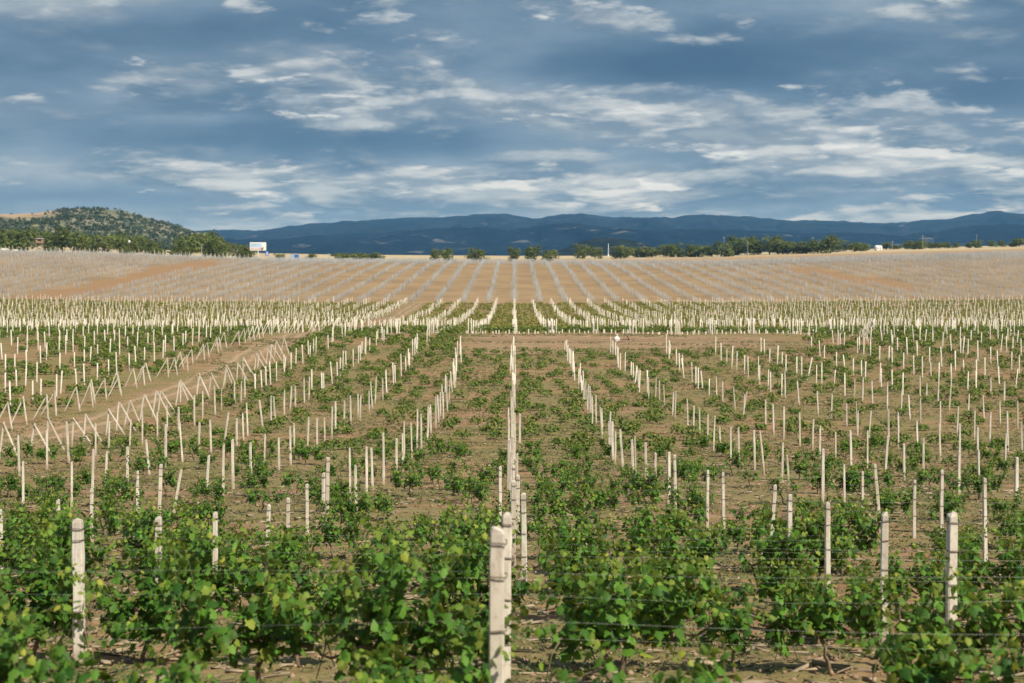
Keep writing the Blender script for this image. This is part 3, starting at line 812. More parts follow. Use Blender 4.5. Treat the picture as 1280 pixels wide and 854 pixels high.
for (x, d, v, sc, row, k, q) in vine_list[:MAXV]:
    adj, fol, trk = VINES[v]
    e = empty('grape_vine', (x, d, float(zg(x, d)) - .01), random.choice((0, math.pi)) + random.gauss(0, .15))
    s2 = sc * random.uniform(.95, 1.05); e.scale = (sc * .84, s2, sc * 1.04)
    link('foliage', fol, None, e); link('trunk', trk, M['bark'], e)
    bay = k + 1 if k >= 0 else -k
    pl = ('inner', 'middle', 'outer')[q if k >= 0 else 2 - q]
    tag(e, f"{adj} grape vine, {ordinal(row)} row, {pl} plant of {ordinal(bay)} bay {'right' if k >= 0 else 'left'} of middle posts", 'grape vine', 'grape vines of the lower block')

def vine_mass(pts, per, size, hmax, wid, material, name, seed, yel=.12):
    rg = np.random.default_rng(seed)
    x, d, s = pts[:, 0], pts[:, 1], pts[:, 2]; n = len(x)
    X = np.repeat(x, per); D = np.repeat(d, per); Sc = np.repeat(s, per); m = len(X)
    a = rg.uniform(0, 2 * math.pi, m); rr = np.sqrt(rg.random(m)); hz = rg.random(m) ** .8
    ox = np.cos(a) * rr * wid * .5 * Sc; oy = np.sin(a) * rr * .34 * Sc; oz = (.25 + (hmax - .25) * hz * (1 - .35 * rr)) * Sc
    P = np.column_stack([X + ox, D + oy, zg(X + ox, D + oy) + oz])
    N = np.column_stack([np.cos(a) * .6, np.sin(a) * .9, rg.uniform(.3, 1.1, m)]) + rg.normal(0, .35, (m, 3))
    Tp = np.column_stack([np.cos(a), np.sin(a), np.full(m, -.6)]) + rg.normal(0, .3, (m, 3))
    ti = np.column_stack([rg.random(m), np.where(rg.random(m) < yel, rg.random(m), 0) + .35 * np.clip(hz - .75, 0, 1) / .25, np.zeros(m), np.ones(m)])
    V, Fc, t = place_leaves(P, N, Tp, rg.uniform(.7, 1.25, m) * size, np.clip(ti, 0, 1), KITE, KF)
    kind(link(name, np_mesh(name, V, Fc, t), material), 'stuff')
rest = np.array([(w[0], w[1], w[3] * (1.0 if w[2] < 5 else .8)) for w in vine_list[MAXV:]])
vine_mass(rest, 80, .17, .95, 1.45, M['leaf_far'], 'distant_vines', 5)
def upper_points():
    P = []
    for d in np.arange(80, 402.5, DR):
        xs = np.arange(-.375 * d - 4, T0 - .8, 1.65)
        if d >= 181: xs = np.concatenate([xs, np.arange(T1 + .5, .375 * d + 4, 1.65)])
        elif d > 147: xs = np.concatenate([xs, np.arange(T1 + .8, -6, 1.65), np.arange(34, .375 * d + 4, 1.65)])
        if not len(xs): continue
        xs = xs + RNG.normal(0, .2, len(xs)); keep = fbm(xs * .12 + 5, np.full(len(xs), d * .12)) + RNG.uniform(-.3, .3, len(xs)) > (.12 if 180 < d < 188 else .36 if d > 178 else .46)
        xs = xs[keep]; first = 1.35 if 180 < d < 188 else 1.0
        P.append(np.column_stack([xs, np.full(len(xs), d) + RNG.normal(0, .2, len(xs)), RNG.uniform(.7, 1.1, len(xs)) * first]))
    return np.concatenate(P)
up = upper_points()
nearup = up[up[:, 1] < 195]; farup = up[up[:, 1] >= 195]
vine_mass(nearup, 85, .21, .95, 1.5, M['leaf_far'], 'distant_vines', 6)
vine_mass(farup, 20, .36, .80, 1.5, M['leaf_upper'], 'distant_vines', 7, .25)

# ------------------------------------------------------------------ wires strung along the rows
def wires():
    for r in range(13):
        d = D0 + DR * r; half = .40 * d + 2
        for j, q in enumerate(WIRE_Z):
            xs = np.linspace(-half, half, 30); bm = bmesh.new()
            pts = []
            for i, x in enumerate(xs):
                ph = (x / SX) % 1.0
                pts.append((x, d + .055 + .03 * math.sin(x * .7 + j), float(zg(x, d)) + q + .03 - .10 * ph * (1 - ph) + .02 * math.sin(x * .9 + r + j * 2)))
            add_tube(bm, pts, [.0006] * len(pts), 4)
            o = link('trellis_wire', bm_mesh('trellis_wire', bm), M['wire'])
            tag(o, f"{('lowest', 'middle', 'topmost')[j]} thin grey wire strung along the {ordinal(r + 1)} row of posts", 'wire', 'trellis wires of the near rows')
wires()

# ------------------------------------------------------------------ weeds, litter, stones on the soil
def scatter():
    rg = np.random.default_rng(21)
    # weeds: small rosettes and blades
    n = 90000; d = 7 + 148 * rg.random(n) ** 1.1; x = rg.uniform(-1, 1, n) * (.37 * d + 1)
    rowpos = ((d - D0) / DR) % 1.0; between = np.abs(rowpos - .5) < .36
    den = fbm(x * .22 + 3, d * .35 + 8, 4)
    keep = (den + rg.uniform(-.15, .15, n) > .47) & (x > T1 + 1)
    ex = rg.uniform(T0 - 1, T1 + 1, 5000); ed = rg.uniform(66, 170, 5000); ek = fbm(ex * .3, ed * .2) > .56
    cx = rg.uniform(-8, 40, 6000); cd = rg.uniform(143, 181, 6000); ck = fbm(cx * .12 + 7, cd * .3) > .56
    x, d = np.concatenate([x[keep], ex[ek], cx[ck]]), np.concatenate([d[keep], ed[ek], cd[ck]]); n = len(x); per = 5
    X = np.repeat(x, per) + rg.normal(0, .07, n * per); D = np.repeat(d, per) + rg.normal(0, .05, n * per); m = len(X)
    a = rg.uniform(0, 2 * math.pi, m)
    P = np.column_stack([X, D, zg(X, D) + .0]); up = rg.uniform(.15, 1.0, m)
    Tp = np.column_stack([np.cos(a), np.sin(a), up]); N = np.column_stack([-np.cos(a) * up, -np.sin(a) * up, np.ones(m)]) + rg.normal(0, .2, (m, 3))
    size = rg.uniform(.035, .10, m) * (.8 + D / 110)
    ti = np.column_stack([rg.random(m), np.where(rg.random(m) < .3, rg.random(m), 0), np.zeros(m), np.ones(m)])
    kite = KITE * np.array([.55, 1, 1])
    # the soil surface near the viewer is rough: lift to it
    V, Fc, t = place_leaves(P + np.array([0, 0, .015]), N, Tp, size, ti, kite, KF)
    kind(link('weeds', np_mesh('weeds', V, Fc, t), M['weed']), 'stuff')
    # dry pruned twigs, mostly lying along the rows
    n = 6500; d = 8 + 120 * rg.random(n) ** 1.25; x = rg.uniform(-1, 1, n) * (.37 * d + 1); ok = x > T1 + 1; x, d = x[ok], d[ok]; n = len(x)
    L = rg.uniform(.12, .5, n); a = rg.normal(0, .7, n); w = rg.uniform(.002, .0045, n) * (1 + d / 40)
    dx, dy = np.cos(a) * L / 2, np.sin(a) * L / 2
    V = np.zeros((n, 8, 3)); z = zg(x, d) + rg.uniform(.01, .06, n)
    for e, s in enumerate((-1, 1)):
        for k, (o1, o2) in enumerate(((-1, 0), (0, 1), (1, 0), (0, -1))):
            V[:, e * 4 + k, 0] = x + s * dx + o1 * w * -np.sin(a); V[:, e * 4 + k, 1] = d + s * dy + o1 * w * np.cos(a); V[:, e * 4 + k, 2] = z + o2 * w + s * rg.normal(0, .02, n)
    f = np.array([[0, 1, 5, 4], [1, 2, 6, 5], [2, 3, 7, 6], [3, 0, 4, 7], [0, 3, 2, 1], [4, 5, 6, 7]])
    kind(link('twig_litter', np_mesh('twig_litter', V.reshape(-1, 3), (f[None] + (np.arange(n) * 8)[:, None, None]).reshape(-1, 4)), M['twig']), 'stuff')
    # clods and stones
    n = 9000; d = 8 + 150 * rg.random(n) ** 1.6; x = rg.uniform(-1, 1, n) * (.37 * d + 1); s = rg.uniform(.012, .05, n) ** 1 * (1 + d / 90)
    oc = np.array([[1, 0, 0], [-1, 0, 0], [0, 1, 0], [0, -1, 0], [0, 0, .8], [0, 0, -.5]]); of = np.array([[0, 2, 4], [2, 1, 4], [1, 3, 4], [3, 0, 4], [2, 0, 5], [1, 2, 5], [3, 1, 5], [0, 3, 5]])
    V = np.column_stack([x, d, zg(x, d) + .02])[:, None] + oc[None] * s[:, None, None] * rg.uniform(.6, 1.3, (n, 6, 1))
    kind(link('gravel', np_mesh('gravel', V.reshape(-1, 3), (of[None] + (np.arange(n) * 6)[:, None, None]).reshape(-1, 3)), M['stone']), 'stuff')
scatter()


# ------------------------------------------------------------------ trees
def crown_mesh(seed, lobes, size=.75, n=900, flat=.8, low=.04):
    """leaf clumps spread through several uneven lobes; unit crown about 1 wide and 1 high, standing on z=0.12"""
    rg = np.random.default_rng(seed); P, N, Ti = [], [], []
    for (cx, cy, cz, r) in lobes:
        m = int(n * r * r / sum(l[3] ** 2 for l in lobes))
        v = rg.normal(0, 1, (m, 3)); v /= np.linalg.norm(v, axis=1, keepdims=True)
        rad = r * (1 - .45 * rg.random(m) ** 1.6) * (1 + .25 * (fbm(v[:, 0] * 2 + seed, v[:, 1] * 2 + v[:, 2] * 3) - .5) * 2)
        p = np.array([cx, cy, cz]) + v * rad[:, None] * np.array([1, 1, flat])
        P.append(p); N.append(v + np.array([0, 0, .35]) + rg.normal(0, .45, (m, 3)))
        base = rg.uniform(.15, .75)
        Ti.append(np.column_stack([np.clip(base + rg.normal(0, .25, m), 0, 1), np.where(rg.random(m) < .12, rg.random(m) * .7, 0), np.zeros(m), np.ones(m)]))
    P, N, Ti = map(np.concatenate, (P, N, Ti))
    P[:, 2] -= np.quantile(P[:, 2], .02); P[:, 2] /= np.quantile(P[:, 2], .985); P[:, 2] = P[:, 2] * (1 - low) + low
    hw = np.quantile(np.abs(P[:, :2]), .97); P[:, :2] *= .5 / hw
    Tp = rg.normal(0, 1, P.shape)
    V, Fc, t = place_leaves(P, N, Tp, rg.uniform(.6, 1.3, len(P)) * size * .13, Ti, KITE, KF)
    return np_mesh('crown', V, Fc, t)
def lobes_for(seed, wide):
    rg = random.Random(seed); out = [(0, 0, .55, .36)]
    for k in range(rg.randint(5, 8)):
        a = rg.uniform(0, 6.28); q = rg.uniform(.12, .34) * wide
        out.append((math.cos(a) * q, math.sin(a) * q, rg.uniform(.25, .82), rg.uniform(.14, .26)))
    return out
CROWNS = [crown_mesh(70 + i, lobes_for(70 + i, 1.0 if i % 2 else 1.3)) for i in range(7)]
TRUNKS = []
for i in range(3):
    bm = bmesh.new(); rg = random.Random(i)
    add_tube(bm, [(0, 0, -.08), (.01, 0, .12), (.02, .01, .3), (.0, .02, .55)], [.035, .026, .02, .01], 6)
    for k in range(4):
        a = rg.uniform(0, 6.28); add_tube(bm, [(.01, .0, .15 + .05 * k), (math.cos(a) * .1, math.sin(a) * .1, .33 + .05 * k), (math.cos(a) * .22, math.sin(a) * .22, .5 + .05 * k)], [.014, .01, .004], 5)
    TRUNKS.append(bm_mesh('trunk', bm, True))

def tree(px, ytop, ybase, wpx, d, label, group=None, name='tree', cat='tree'):
    x = at_px(px, d); z = float(zg(x, d)); h = (HY - ytop) / F * d - z; w = wpx / F * d
    h = max(h, 1.2)
    e = empty(name, (x, d, z), random.uniform(0, 6.28)); e.scale = (w, w, h * 1.02)
    link('crown', random.choice(CROWNS), M['tree'], e); link('trunk', random.choice(TRUNKS), M['tree_bark'], e)
    tag(e, label, cat, group)
    return e

# the belt along the crest at the left
lb = [(-14, 288, 34), (12, 290, 30), (34, 288, 28), (56, 291, 26), (78, 287, 30), (98, 293, 22), (112, 296, 20), (128, 297, 24), (150, 294, 26), (168, 297, 20), (183, 300, 20), (194, 304, 15),
      (222, 301, 17), (238, 296, 24), (254, 292, 32), (272, 300, 24), (297, 307, 22), (311, 309, 18), (282, 306, 16)]
for i, (px, yt, w) in enumerate(lb):
    if px < 200: lab = f"broad green tree on the crest below the scrub hill, {ordinal(i + 1)} from the frame edge"
    elif px < 285: lab = f"{('low', 'rounded', 'tallest domed', 'sloping')[i - 12] if i < 16 else 'small'} green tree on the crest between the pale slope and the billboard"
    else: lab = ('bushy green tree just before the billboard', 'green tree right behind the billboard pole', 'small green tree two crowns before the billboard')[i - 16]
    tree(px, yt - 1.5, 0, w * 1.3, 750 + (i * 37 % 60), lab, 'trees along the left crest')
# bushes standing out in front of the belt
for px, yt, w, lab in ((160, 309, 9, 'dark grey-green bush on the crest under the white lamp'), (216, 313.5, 11, 'low grey-green bush beside the pale slope gap')):
    tree(px, yt, 0, w, 716, lab, None, 'bush', 'bush')
# single trees over the middle of the crest
for px, yt, w, d, lab in ((546, 312, 15, 800, 'dark tree touching its paler neighbour, first of the middle crest trees'), (560, 310.5, 17, 790, 'tree with a thin pole before it on the middle crest'),
                          (595, 311, 26, 790, 'lone pointed bushy tree on the middle crest'), (642, 309.5, 16, 800, 'narrow dark tree standing alone above the grey rows'),
                          (667, 307.5, 19, 800, 'taller rounded tree of the pair above the grey rows'), (688, 313, 20, 800, 'lower wider tree of the pair above the grey rows'),
                          (728, 305.5, 18, 1010, 'tall tree before the dark knoll with a bushy foot'), (744, 309, 18, 1010, 'pale round tree before the dark knoll beside the taller one')):
    tree(px, yt, 0, w, d, lab, 'single trees on the middle crest')
for px, w, lab in ((445, 60, ''), (472, 30, ''), (425, 26, ''), (390, 24, ''), (350, 22, '')):
    lab = {445: 'long low green bush at the foot of the blue range', 472: 'low green bush left of the first middle tree', 425: 'low pale bush right of the thin bare pole', 390: 'small yellow-green bush right of the blue container', 350: 'small olive bush between blue sign and blue container'}[px]
    tree(px, 316.5 if px > 400 else 317.5, 0, w * .7, 760, lab, None, 'bush', 'bush')
# the belt at the right, and the scattered bushes beyond it
rb = [(776, 309, 18), (796, 311, 24), (815, 311, 22), (838, 308, 22), (842, 306, 14), (862, 311, 20), (870, 307.5, 16), (890, 309, 20), (902, 305, 20), (918, 298, 20), (934, 298, 20), (948, 303, 18), (962, 297.5, 24), (978, 303, 20),
      (992, 305, 20), (1008, 304, 20), (1022, 302, 20), (1038, 296, 18), (1046, 303, 20), (1068, 305, 22)]
for i, (px, yt, w) in enumerate(rb):
    lab = f"dense green tree of the right-hand belt, {ordinal(i + 1)} from the dark knoll towards the white shed"
    tree(px, yt - 1.5, 0, w * 1.4, 1000 + (i * 53 % 60), lab, 'trees of the right belt')
for i, (px, yt, w) in enumerate([(1084, 311, 8), (1108, 307, 15), (1122, 310, 12), (1135, 309, 10), (1143, 304, 16), (1152, 305, 14), (1162, 307, 14), (1175, 307, 12), (1182, 306.5, 10), (1197, 307, 7), (1211, 307, 8), (1221, 304, 12), (1240, 305, 9), (1251, 304, 8), (1264, 307, 6), (1274, 302, 18), (1292, 301, 18)]):
    lab = f"dark low bush on the dry far field, {ordinal(i + 1)} counting from the white shed outward"
    tree(px, yt - 3.5, 0, w * 1.35, 1075 + (i * 41 % 50), lab, 'scattered bushes on the dry far field', 'bush', 'bush')

# scrub all over the left hill
def hill_scrub():
    rg = np.random.default_rng(77)
    me = hill.data; n = len(me.vertices); co_ = np.zeros(n * 3, np.float32); me.vertices.foreach_get('co', co_); co_ = co_.reshape(-1, 3)
    g = co_.reshape(-1, 260, 3)[:51]
    m = 9000
    i = rg.random(m) ** .8 * 49.5; j = rg.random(m) * 255
    i0, j0 = i.astype(int), j.astype(int); fi, fj = (i - i0)[:, None], (j - j0)[:, None]
    p = (g[i0, j0] * (1 - fi) + g[i0 + 1, j0] * fi) * (1 - fj) + (g[i0, j0 + 1] * (1 - fi) + g[i0 + 1, j0 + 1] * fi) * fj
    den = fbm(p[:, 0] * .016, p[:, 1] * .016 + p[:, 2] * .03)
    px = VPX + p[:, 0] / p[:, 1] * F
    top = (px < 70) & (p[:, 2] > 52)
    keep = (den + rg.uniform(-.25, .25, m) + np.where(i < 20, .15, 0) + np.where(px > 150, .12, 0) > .42) & ~(top & (rg.random(m) > .04))
    p = p[keep]; m = len(p); per = 26
    s = rg.uniform(2.2, 5.0, m)
    v = rg.normal(0, 1, (m * per, 3)); v /= np.linalg.norm(v, axis=1, keepdims=True); v[:, 2] = np.abs(v[:, 2]) * 1.1
    S_ = np.repeat(s, per)[:, None]
    P = np.repeat(p, per, 0) + v * S_ * np.array([.62, .62, .85]) * (1 - .35 * rg.random((m * per, 1)))
    tt = np.repeat(rg.random(m), per)
    ti = np.column_stack([np.clip(tt + rg.normal(0, .15, m * per), 0, 1), np.where(rg.random(m * per) < .08, .5, 0), np.zeros(m * per), np.ones(m * per)])
    V, Fc, t = place_leaves(P, v + rg.normal(0, .4, v.shape), rg.normal(0, 1, v.shape), S_[:, 0] * rg.uniform(.28, .5, m * per), ti, KITE, KF)
    kind(link('hill_shrubbery', np_mesh('hill_shrubbery', V, Fc, t), M['shrub']), 'stuff')
hill_scrub()


# ------------------------------------------------------------------ small things on the crest
def gpos(px, d): x = at_px(px, d); return (x, d, float(zg(x, d)))

def field_fence():
    d = 722
    e = empty('field_fence', gpos(170, d)); ex, ey, ez = e.location
    pm = []
    for k in range(3):
        bm = bmesh.new(); add_box(bm, (0, 0, 1.0), (.22, .22, 2.6), .03); add_box(bm, (0, 0, 2.33), (.28, .28, .08), .02); pm.append(bm_mesh('fence_post', bm))
    px = -4
    while px < 342:
        x, y, z = gpos(px, d)
        if abs(px - 47) > 5:
            o = link('fence_post', random.choice(pm), M['post'], e); o.location = (x - ex, random.uniform(-.4, .4), z - ez); o.scale = (1, 1, random.uniform(.75, 1.15)); o.rotation_euler = (0, random.gauss(0, .03), 0)
        px += random.uniform(4.7, 5.9)
    for hz in (.7, 1.5):
        bm = bmesh.new(); pts = []
        for q in range(-10, 346, 12):
            x, y, z = gpos(q, d); pts.append((x - ex, 0, z - ez + hz))
        add_tube(bm, pts, [.02] * len(pts), 4); link('fence_wire', bm_mesh('fence_wire', bm), M['wire'], e)
    tag(e, 'line of thin pale fence posts along the crest below the tree belt', 'fence')
field_fence()

def hut():
    e = empty('watch_hut', gpos(49.5, 726)); sc = 1.0
    for sx in (-1.3, 1.3):
        for sy in (-1.2, 1.2):
            bm = bmesh.new(); add_tube(bm, [(sx * 1.15, sy * 1.1, -.3), (sx, sy, 4.3)], [.13, .11], 6); link('leg', bm_mesh('leg', bm), M['wood'], e)
    bm = bmesh.new(); add_tube(bm, [(-1.45, -1.2, .6), (1.35, -1.2, 3.8)], [.07, .07], 5); link('cross_brace', bm_mesh('cross_brace', bm), M['wood'], e)
    bm = bmesh.new(); add_box(bm, (0, 0, 4.36), (3.5, 3.1, .14), .02); link('platform', bm_mesh('platform', bm), M['hut_wood'], e)
    cab = bmesh.new()
    add_box(cab, (0, -1.3, 4.85), (3.1, .1, .84)); add_box(cab, (-1.0, -1.3, 5.72), (1.1, .1, .9)); add_box(cab, (1.35, -1.3, 5.72), (.4, .1, .9)); add_box(cab, (0, -1.3, 6.3), (3.1, .1, .26))
    add_box(cab, (-1.5, 0.05, 5.43), (.1, 2.6, 2.0)); add_box(cab, (1.5, 0.05, 5.43), (.1, 2.6, 2.0)); add_box(cab, (0, 1.3, 5.43), (2.9, .1, 2.0))
    c = link('cabin', bm_mesh('cabin', cab), M['hut_wood'], e)
    bm = bmesh.new(); add_box(bm, (.35, -1.16, 5.72), (1.56, .06, .88)); link('window', bm_mesh('window', bm), M['dark'], c)
    bm = bmesh.new(); add_box(bm, (0, -.1, 6.62), (3.9, 3.4, .18), .03, Euler((.10, 0, 0))); link('roof', bm_mesh('roof', bm), M['roof'], e)
    tag(e, 'brown wooden watch hut on four stilts before the crest trees', 'watch hut')
hut()

def billboard():
    e = empty('billboard', gpos(322.5, 735)); z0 = e.location.z; px = 735 / F
    top = (HY - 303) * px - z0; bot = (HY - 313.2) * px - z0; w = 20.2 * px; h = top - bot; zc = (top + bot) / 2
    bm = bmesh.new(); add_tube(bm, [(0, .25, -.4), (0, .25, bot - .05)], [.34, .30], 10); link('pole', bm_mesh('pole', bm), M['steel'], e)
    bm = bmesh.new(); add_box(bm, (0, .1, zc), (w, .5, h), .04); pn = link('panel', bm_mesh('panel', bm), M['white'], e)
    bm = bmesh.new(); add_box(bm, (-w * .10, -.17, zc + h * .12), (w * .70, .04, h * .50)); link('sky_print', bm_mesh('sky_print', bm), M['sky_print'], pn)
    bm = bmesh.new(); add_box(bm, (-w * .10, -.17, zc - h * .31), (w * .70, .04, h * .22)); link('pink_print', bm_mesh('pink_print', bm), M['pink_print'], pn)
    bm = bmesh.new(); add_box(bm, (w * .27, -.19, zc - h * .28), (w * .09, .05, h * .36), .05, Euler((0, .5, 0))); link('dark_print', bm_mesh('dark_print', bm), M['dark_print'], pn)
    for s in (-1, 1):
        bm = bmesh.new(); add_box(bm, (s * w * .25, .12, bot - .1), (w * .45, .16, .16)); link('rail', bm_mesh('rail', bm), M['steel'], e)
    tag(e, 'large white and pale blue billboard on a single pole', 'billboard')
billboard()

def blue_sign():
    e = empty('road_sign', gpos(333.5, 738)); z0 = e.location.z; px = 738 / F
    t = (HY - 314.2) * px - z0; b = (HY - 320) * px - z0
    bm = bmesh.new(); add_tube(bm, [(0, .15, -.3), (0, .15, t - .1)], [.07, .06], 6); link('pole', bm_mesh('pole', bm), M['steel'], e)
    bm = bmesh.new(); add_box(bm, (0, 0, (t + b) / 2), (1.7, .12, t - b), .03); pn = link('panel', bm_mesh('panel', bm), M['blue'], e)
    bm = bmesh.new(); add_box(bm, (.1, -.075, (t + b) / 2), (.42, .03, (t - b) * .8)); link('white_bar', bm_mesh('white_bar', bm), M['white'], pn)
    tag(e, 'tall blue sign with a white upright bar beside the billboard', 'sign')
blue_sign()

def container():
    e = empty('site_cabin', gpos(368.5, 752)); z0 = e.location.z; px = 752 / F; t = (HY - 318.6) * px - z0; w = 9.0 * px
    bm = bmesh.new(); add_box(bm, (w * .25, 0, t / 2), (w * .5, 2.4, t), .05); link('dark_half', bm_mesh('dark_half', bm), M['blue'], e)
    bm = bmesh.new(); add_box(bm, (-w * .25 - .01, 0, t / 2 - .02), (w * .49, 2.36, t - .04), .05); link('pale_half', bm_mesh('pale_half', bm), M['pale_blue'], e)
    bm = bmesh.new(); add_box(bm, (w * .12, -1.22, t * .42), (.9, .05, t * .7)); link('door', bm_mesh('door', bm), M['dark_print'], e)
    bm = bmesh.new(); add_box(bm, (0, 0, t + .06), (w * 1.02, 2.5, .12), .02); link('roof', bm_mesh('roof', bm), M['blue'], e)
    tag(e, 'blue metal site cabin with one paler half on the crest', 'cabin')
container()

def pole(px, ytop, d, label, arm=True, name='utility_pole'):
    e = empty(name, gpos(px, d)); h = (HY - ytop) / F * d - e.location.z
    bm = bmesh.new(); add_tube(bm, [(0, 0, -.5), (0, 0, h)], [.20, .14], 7); link('shaft', bm_mesh('shaft', bm), M['pole'], e)
    if arm:
        bm = bmesh.new(); add_box(bm, (0, 0, h - .7), (1.9, .16, .16), .02); a = link('crossarm', bm_mesh('crossarm', bm), M['pole'], e)
        for s in (-.8, 0, .8):
            bm = bmesh.new(); add_tube(bm, [(s, 0, h - .62), (s, 0, h - .5), (s, 0, h - .36)], [.05, .08, .04], 6); link('insulator', bm_mesh('insulator', bm), M['white'], a)
    tag(e, label, 'pole', 'poles along the crest')
pole(252, 304.5, 730, 'thin grey pole before the tallest domed crest tree')
pole(411, 316.5, 745, 'thin bare pole standing alone before the blue range')
pole(563.5, 318, 745, 'short pole in front of a middle crest tree')
pole(905, 296, 1030, 'slender pole at the start of the tall belt trees')
pole(934.5, 302, 1000, 'pale pole in front of the tall belt trees')
pole(1016, 296.5, 1020, 'pale pole in front of the dense belt before its tallest thin tree')
pole(1153.5, 294, 1060, 'tallest grey pole among the dry field bushes')
pole(1115.5, 301, 1080, 'short far pole just beyond the white shed')
pole(1221, 293, 1120, 'far pole rising from a dark bush on the dry field')

def lamp():
    e = empty('lamp_post', gpos(161.5, 719)); z0 = e.location.z; h = (HY - 302) / F * 719 - z0
    bm = bmesh.new(); add_tube(bm, [(0, 0, -.3), (0, 0, h - .5)], [.08, .06], 6); link('pole', bm_mesh('pole', bm), M['pole'], e)
    bm = bmesh.new(); bmesh.ops.create_icosphere(bm, subdivisions=2, radius=.62, matrix=Matrix.Translation((0, 0, h)) @ Matrix.Diagonal((1, .8, 1.1, 1))); link('globe', bm_mesh('globe', bm, True), M['white'], e)
    bm = bmesh.new(); add_tube(bm, [(0, 0, h - .75), (0, 0, h - .5)], [.12, .3], 8); link('collar', bm_mesh('collar', bm), M['pole'], e)
    tag(e, 'white round lamp on a thin post against the crest trees', 'lamp')
lamp()

def shed():
    e = empty('white_shed', gpos(1098, 1075), .25); w, dp, h = 4.6, 3.6, 2.5
    bm = bmesh.new(); add_box(bm, (0, 0, h / 2), (w, dp, h))
    link('wall', bm_mesh('wall', bm), M['white'], e)
    bm = bmesh.new()
    v = [bm.verts.new(p) for p in ((-w / 2 - .25, -dp / 2 - .25, h), (w / 2 + .25, -dp / 2 - .25, h), (w / 2 + .25, dp / 2 + .25, h), (-w / 2 - .25, dp / 2 + .25, h), (-w / 2 - .25, 0, h + 1.1), (w / 2 + .25, 0, h + 1.1))]
    for f in ((0, 1, 5, 4), (2, 3, 4, 5), (0, 4, 3), (1, 2, 5), (0, 3, 2, 1)): bm.faces.new([v[i] for i in f])
    link('roof', bm_mesh('roof', bm), M['white'], e)
    bm = bmesh.new(); add_box(bm, (.6, -dp / 2 - .02, 1.0), (.95, .06, 1.9)); link('door', bm_mesh('door', bm), M['roof'], e)
    bm = bmesh.new(); add_box(bm, (-1.2, -dp / 2 - .02, 1.4), (.9, .06, .8)); link('window', bm_mesh('window', bm), M['glass'], e)
    tag(e, 'small white shed with a gable roof on the dry far field', 'shed')
shed()

def pillar():
    e = empty('white_pillar', gpos(760.5, 1300)); h = (HY - 304.5) / F * 1300 - e.location.z
    bm = bmesh.new(); add_box(bm, (0, 0, .6), (1.3, 1.3, 1.8), .1); link('plinth', bm_mesh('plinth', bm), M['white'], e)
    bm = bmesh.new(); add_tube(bm, [(0, 0, 1.4), (0, 0, h * .85), (0, 0, h)], [.32, .26, .08], 4); link('shaft', bm_mesh('shaft', bm), M['white'], e)
    tag(e, 'slim white pillar among trees before the dark knoll', 'pillar')
pillar()

def car():
    e = empty('parked_car', gpos(5.5, 732), .35)
    bm = bmesh.new(); prof = [(-2.1, .35), (-2.15, .75), (-1.95, .95), (-1.2, 1.02), (-.6, 1.45), (.9, 1.48), (1.5, 1.02), (2.05, .92), (2.15, .6), (2.1, .35)]
    a = [bm.verts.new((x, -.85 if z < 1.1 else -.7, z)) for x, z in prof]; b = [bm.verts.new((x, .85 if z < 1.1 else .7, z)) for x, z in prof]
    n = len(prof)
    for i in range(n): bm.faces.new((a[i], a[(i + 1) % n], b[(i + 1) % n], b[i]))
    bm.faces.new(a[::-1]); bm.faces.new(b)
    link('body', bm_mesh('body', bm), M['white'], e)
    for s in (-1, 1):
        bm = bmesh.new(); v = [bm.verts.new((x, s * (.80 if z < 1.1 else .735), z)) for x, z in ((-1.05, 1.05), (-.55, 1.40), (.85, 1.42), (1.35, 1.05))]; bm.faces.new(v)
        r_ = bmesh.ops.extrude_face_region(bm, geom=bm.faces[:]); bmesh.ops.translate(bm, verts=[q for q in r_['geom'] if isinstance(q, bmesh.types.BMVert)], vec=(0, s * .03, 0))
        link('side_window', bm_mesh('side_window', bm), M['glass'], e)
        for x in (-1.3, 1.3):
            bm = bmesh.new(); add_tube(bm, [(x, s * .68, .33), (x, s * .9, .33)], [.33, .33], 14); w = link('wheel', bm_mesh('wheel', bm), M['rubber'], e)
            bm = bmesh.new(); add_tube(bm, [(x, s * .9, .33), (x, s * .915, .33)], [.2, .18], 10); link('rim', bm_mesh('rim', bm), M['steel'], w)
    tag(e, 'white car parked on the crest at the edge of the tree belt', 'car')
car()

def trough():
    x, y, z = gpos(19, 700); bm = bmesh.new()
    add_box(bm, (0, 0, .45), (2.6, .9, .9), .15)
    o = link('water_trough', bm_mesh('water_trough', bm), M['sack']); o.location = (x, y, z)
    tag(o, 'pale trough lying on the dry grass before the watch hut', 'trough')
trough()

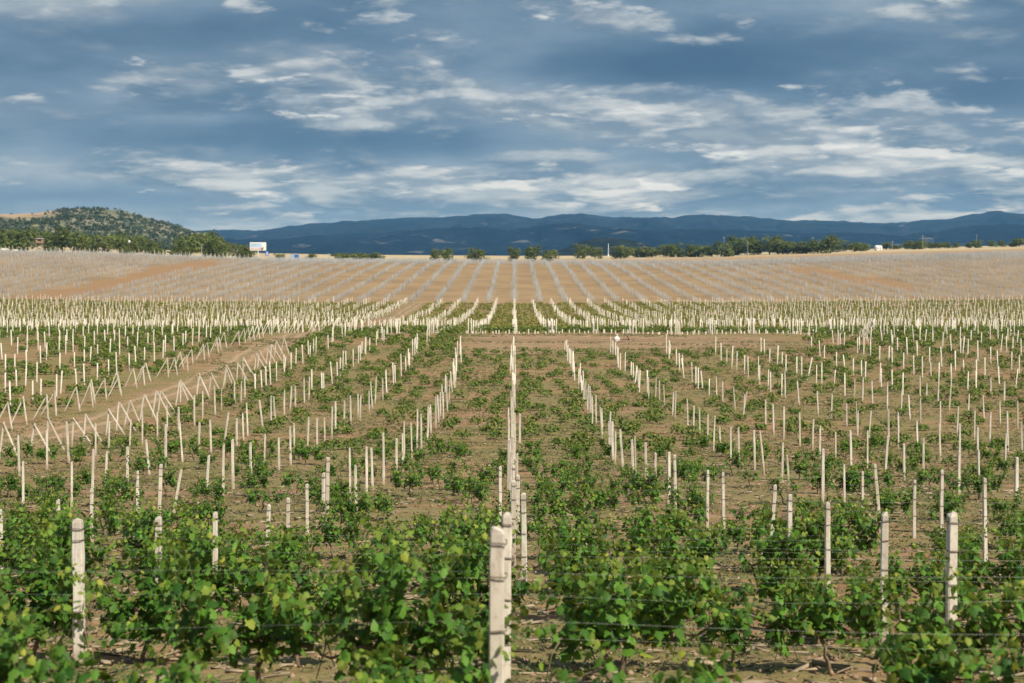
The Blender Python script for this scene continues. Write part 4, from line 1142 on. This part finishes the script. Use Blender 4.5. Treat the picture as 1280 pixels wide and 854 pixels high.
def sack_and_planks():
    x, y, z = gpos(771, 165); bm = bmesh.new(); bmesh.ops.create_icosphere(bm, subdivisions=3, radius=.5)
    rg = random.Random(4)
    for v in bm.verts:
        c = v.co; k = 1 + .12 * math.sin(c.x * 9 + 1) * math.cos(c.y * 8) + .08 * math.sin(c.z * 13)
        c.x *= .72 * k; c.y *= .55 * k; c.z *= .85 * k
        if c.z < -.34: c.z = -.34
        if c.z > .3: c.x *= .72; c.y *= .72
    o = link('white_sack', bm_mesh('white_sack', bm, True), M['sack']); o.location = (x, y, z + .33)
    bm = bmesh.new(); add_tube(bm, [(0, 0, .40), (.03, 0, .47), (.06, .02, .56)], [.11, .06, .13], 7); link('tied_neck', bm_mesh('tied_neck', bm, True), M['sack'], o)
    tag(o, 'plump white sack standing beside the broken planks on the cross track', 'sack')
    spots = [(.9, -.05, .12, .1, .05), (1.25, .1, .22, -.35, .15), (1.55, -.1, .12, .5, -.1), (1.1, .15, .42, .25, .55), (1.75, .05, .34, -.5, -.3), (1.3, -.2, .55, .9, .8)]
    for i, (dx, dy, dz, rz, rx) in enumerate(spots):
        bm = bmesh.new(); add_box(bm, (0, 0, 0), (1.5 - .12 * i, .24, .07), .012)
        o = link('plank', bm_mesh('plank', bm), M['wood']); o.location = (x + dx, y + dy, z + dz); o.rotation_euler = (0, rx, rz)
        tag(o, 'broken tan plank in the small heap beside the white sack', 'plank', 'broken planks beside the white sack')
sack_and_planks()

# ------------------------------------------------------------------ air
def haze():
    bm = bmesh.new(); add_box(bm, (0, 5900, 154), (20000, 12600, 336))
    m = bpy.data.materials.new('haze'); m.use_nodes = True; T = NT(m.node_tree); T.n.clear()
    out = T.new('ShaderNodeOutputMaterial'); v = T.new('ShaderNodeVolumePrincipled')
    v.inputs['Color'].default_value = (.15, .44, 1.0, 1); v.inputs['Density'].default_value = 4.8e-5; v.inputs['Absorption Color'].default_value = (1, 1, 1, 1); v.inputs['Anisotropy'].default_value = 0.0
    T.l.new(v.outputs[0], out.inputs['Volume'])
    kind(link('haze', bm_mesh('haze', bm), m), 'stuff')
haze()
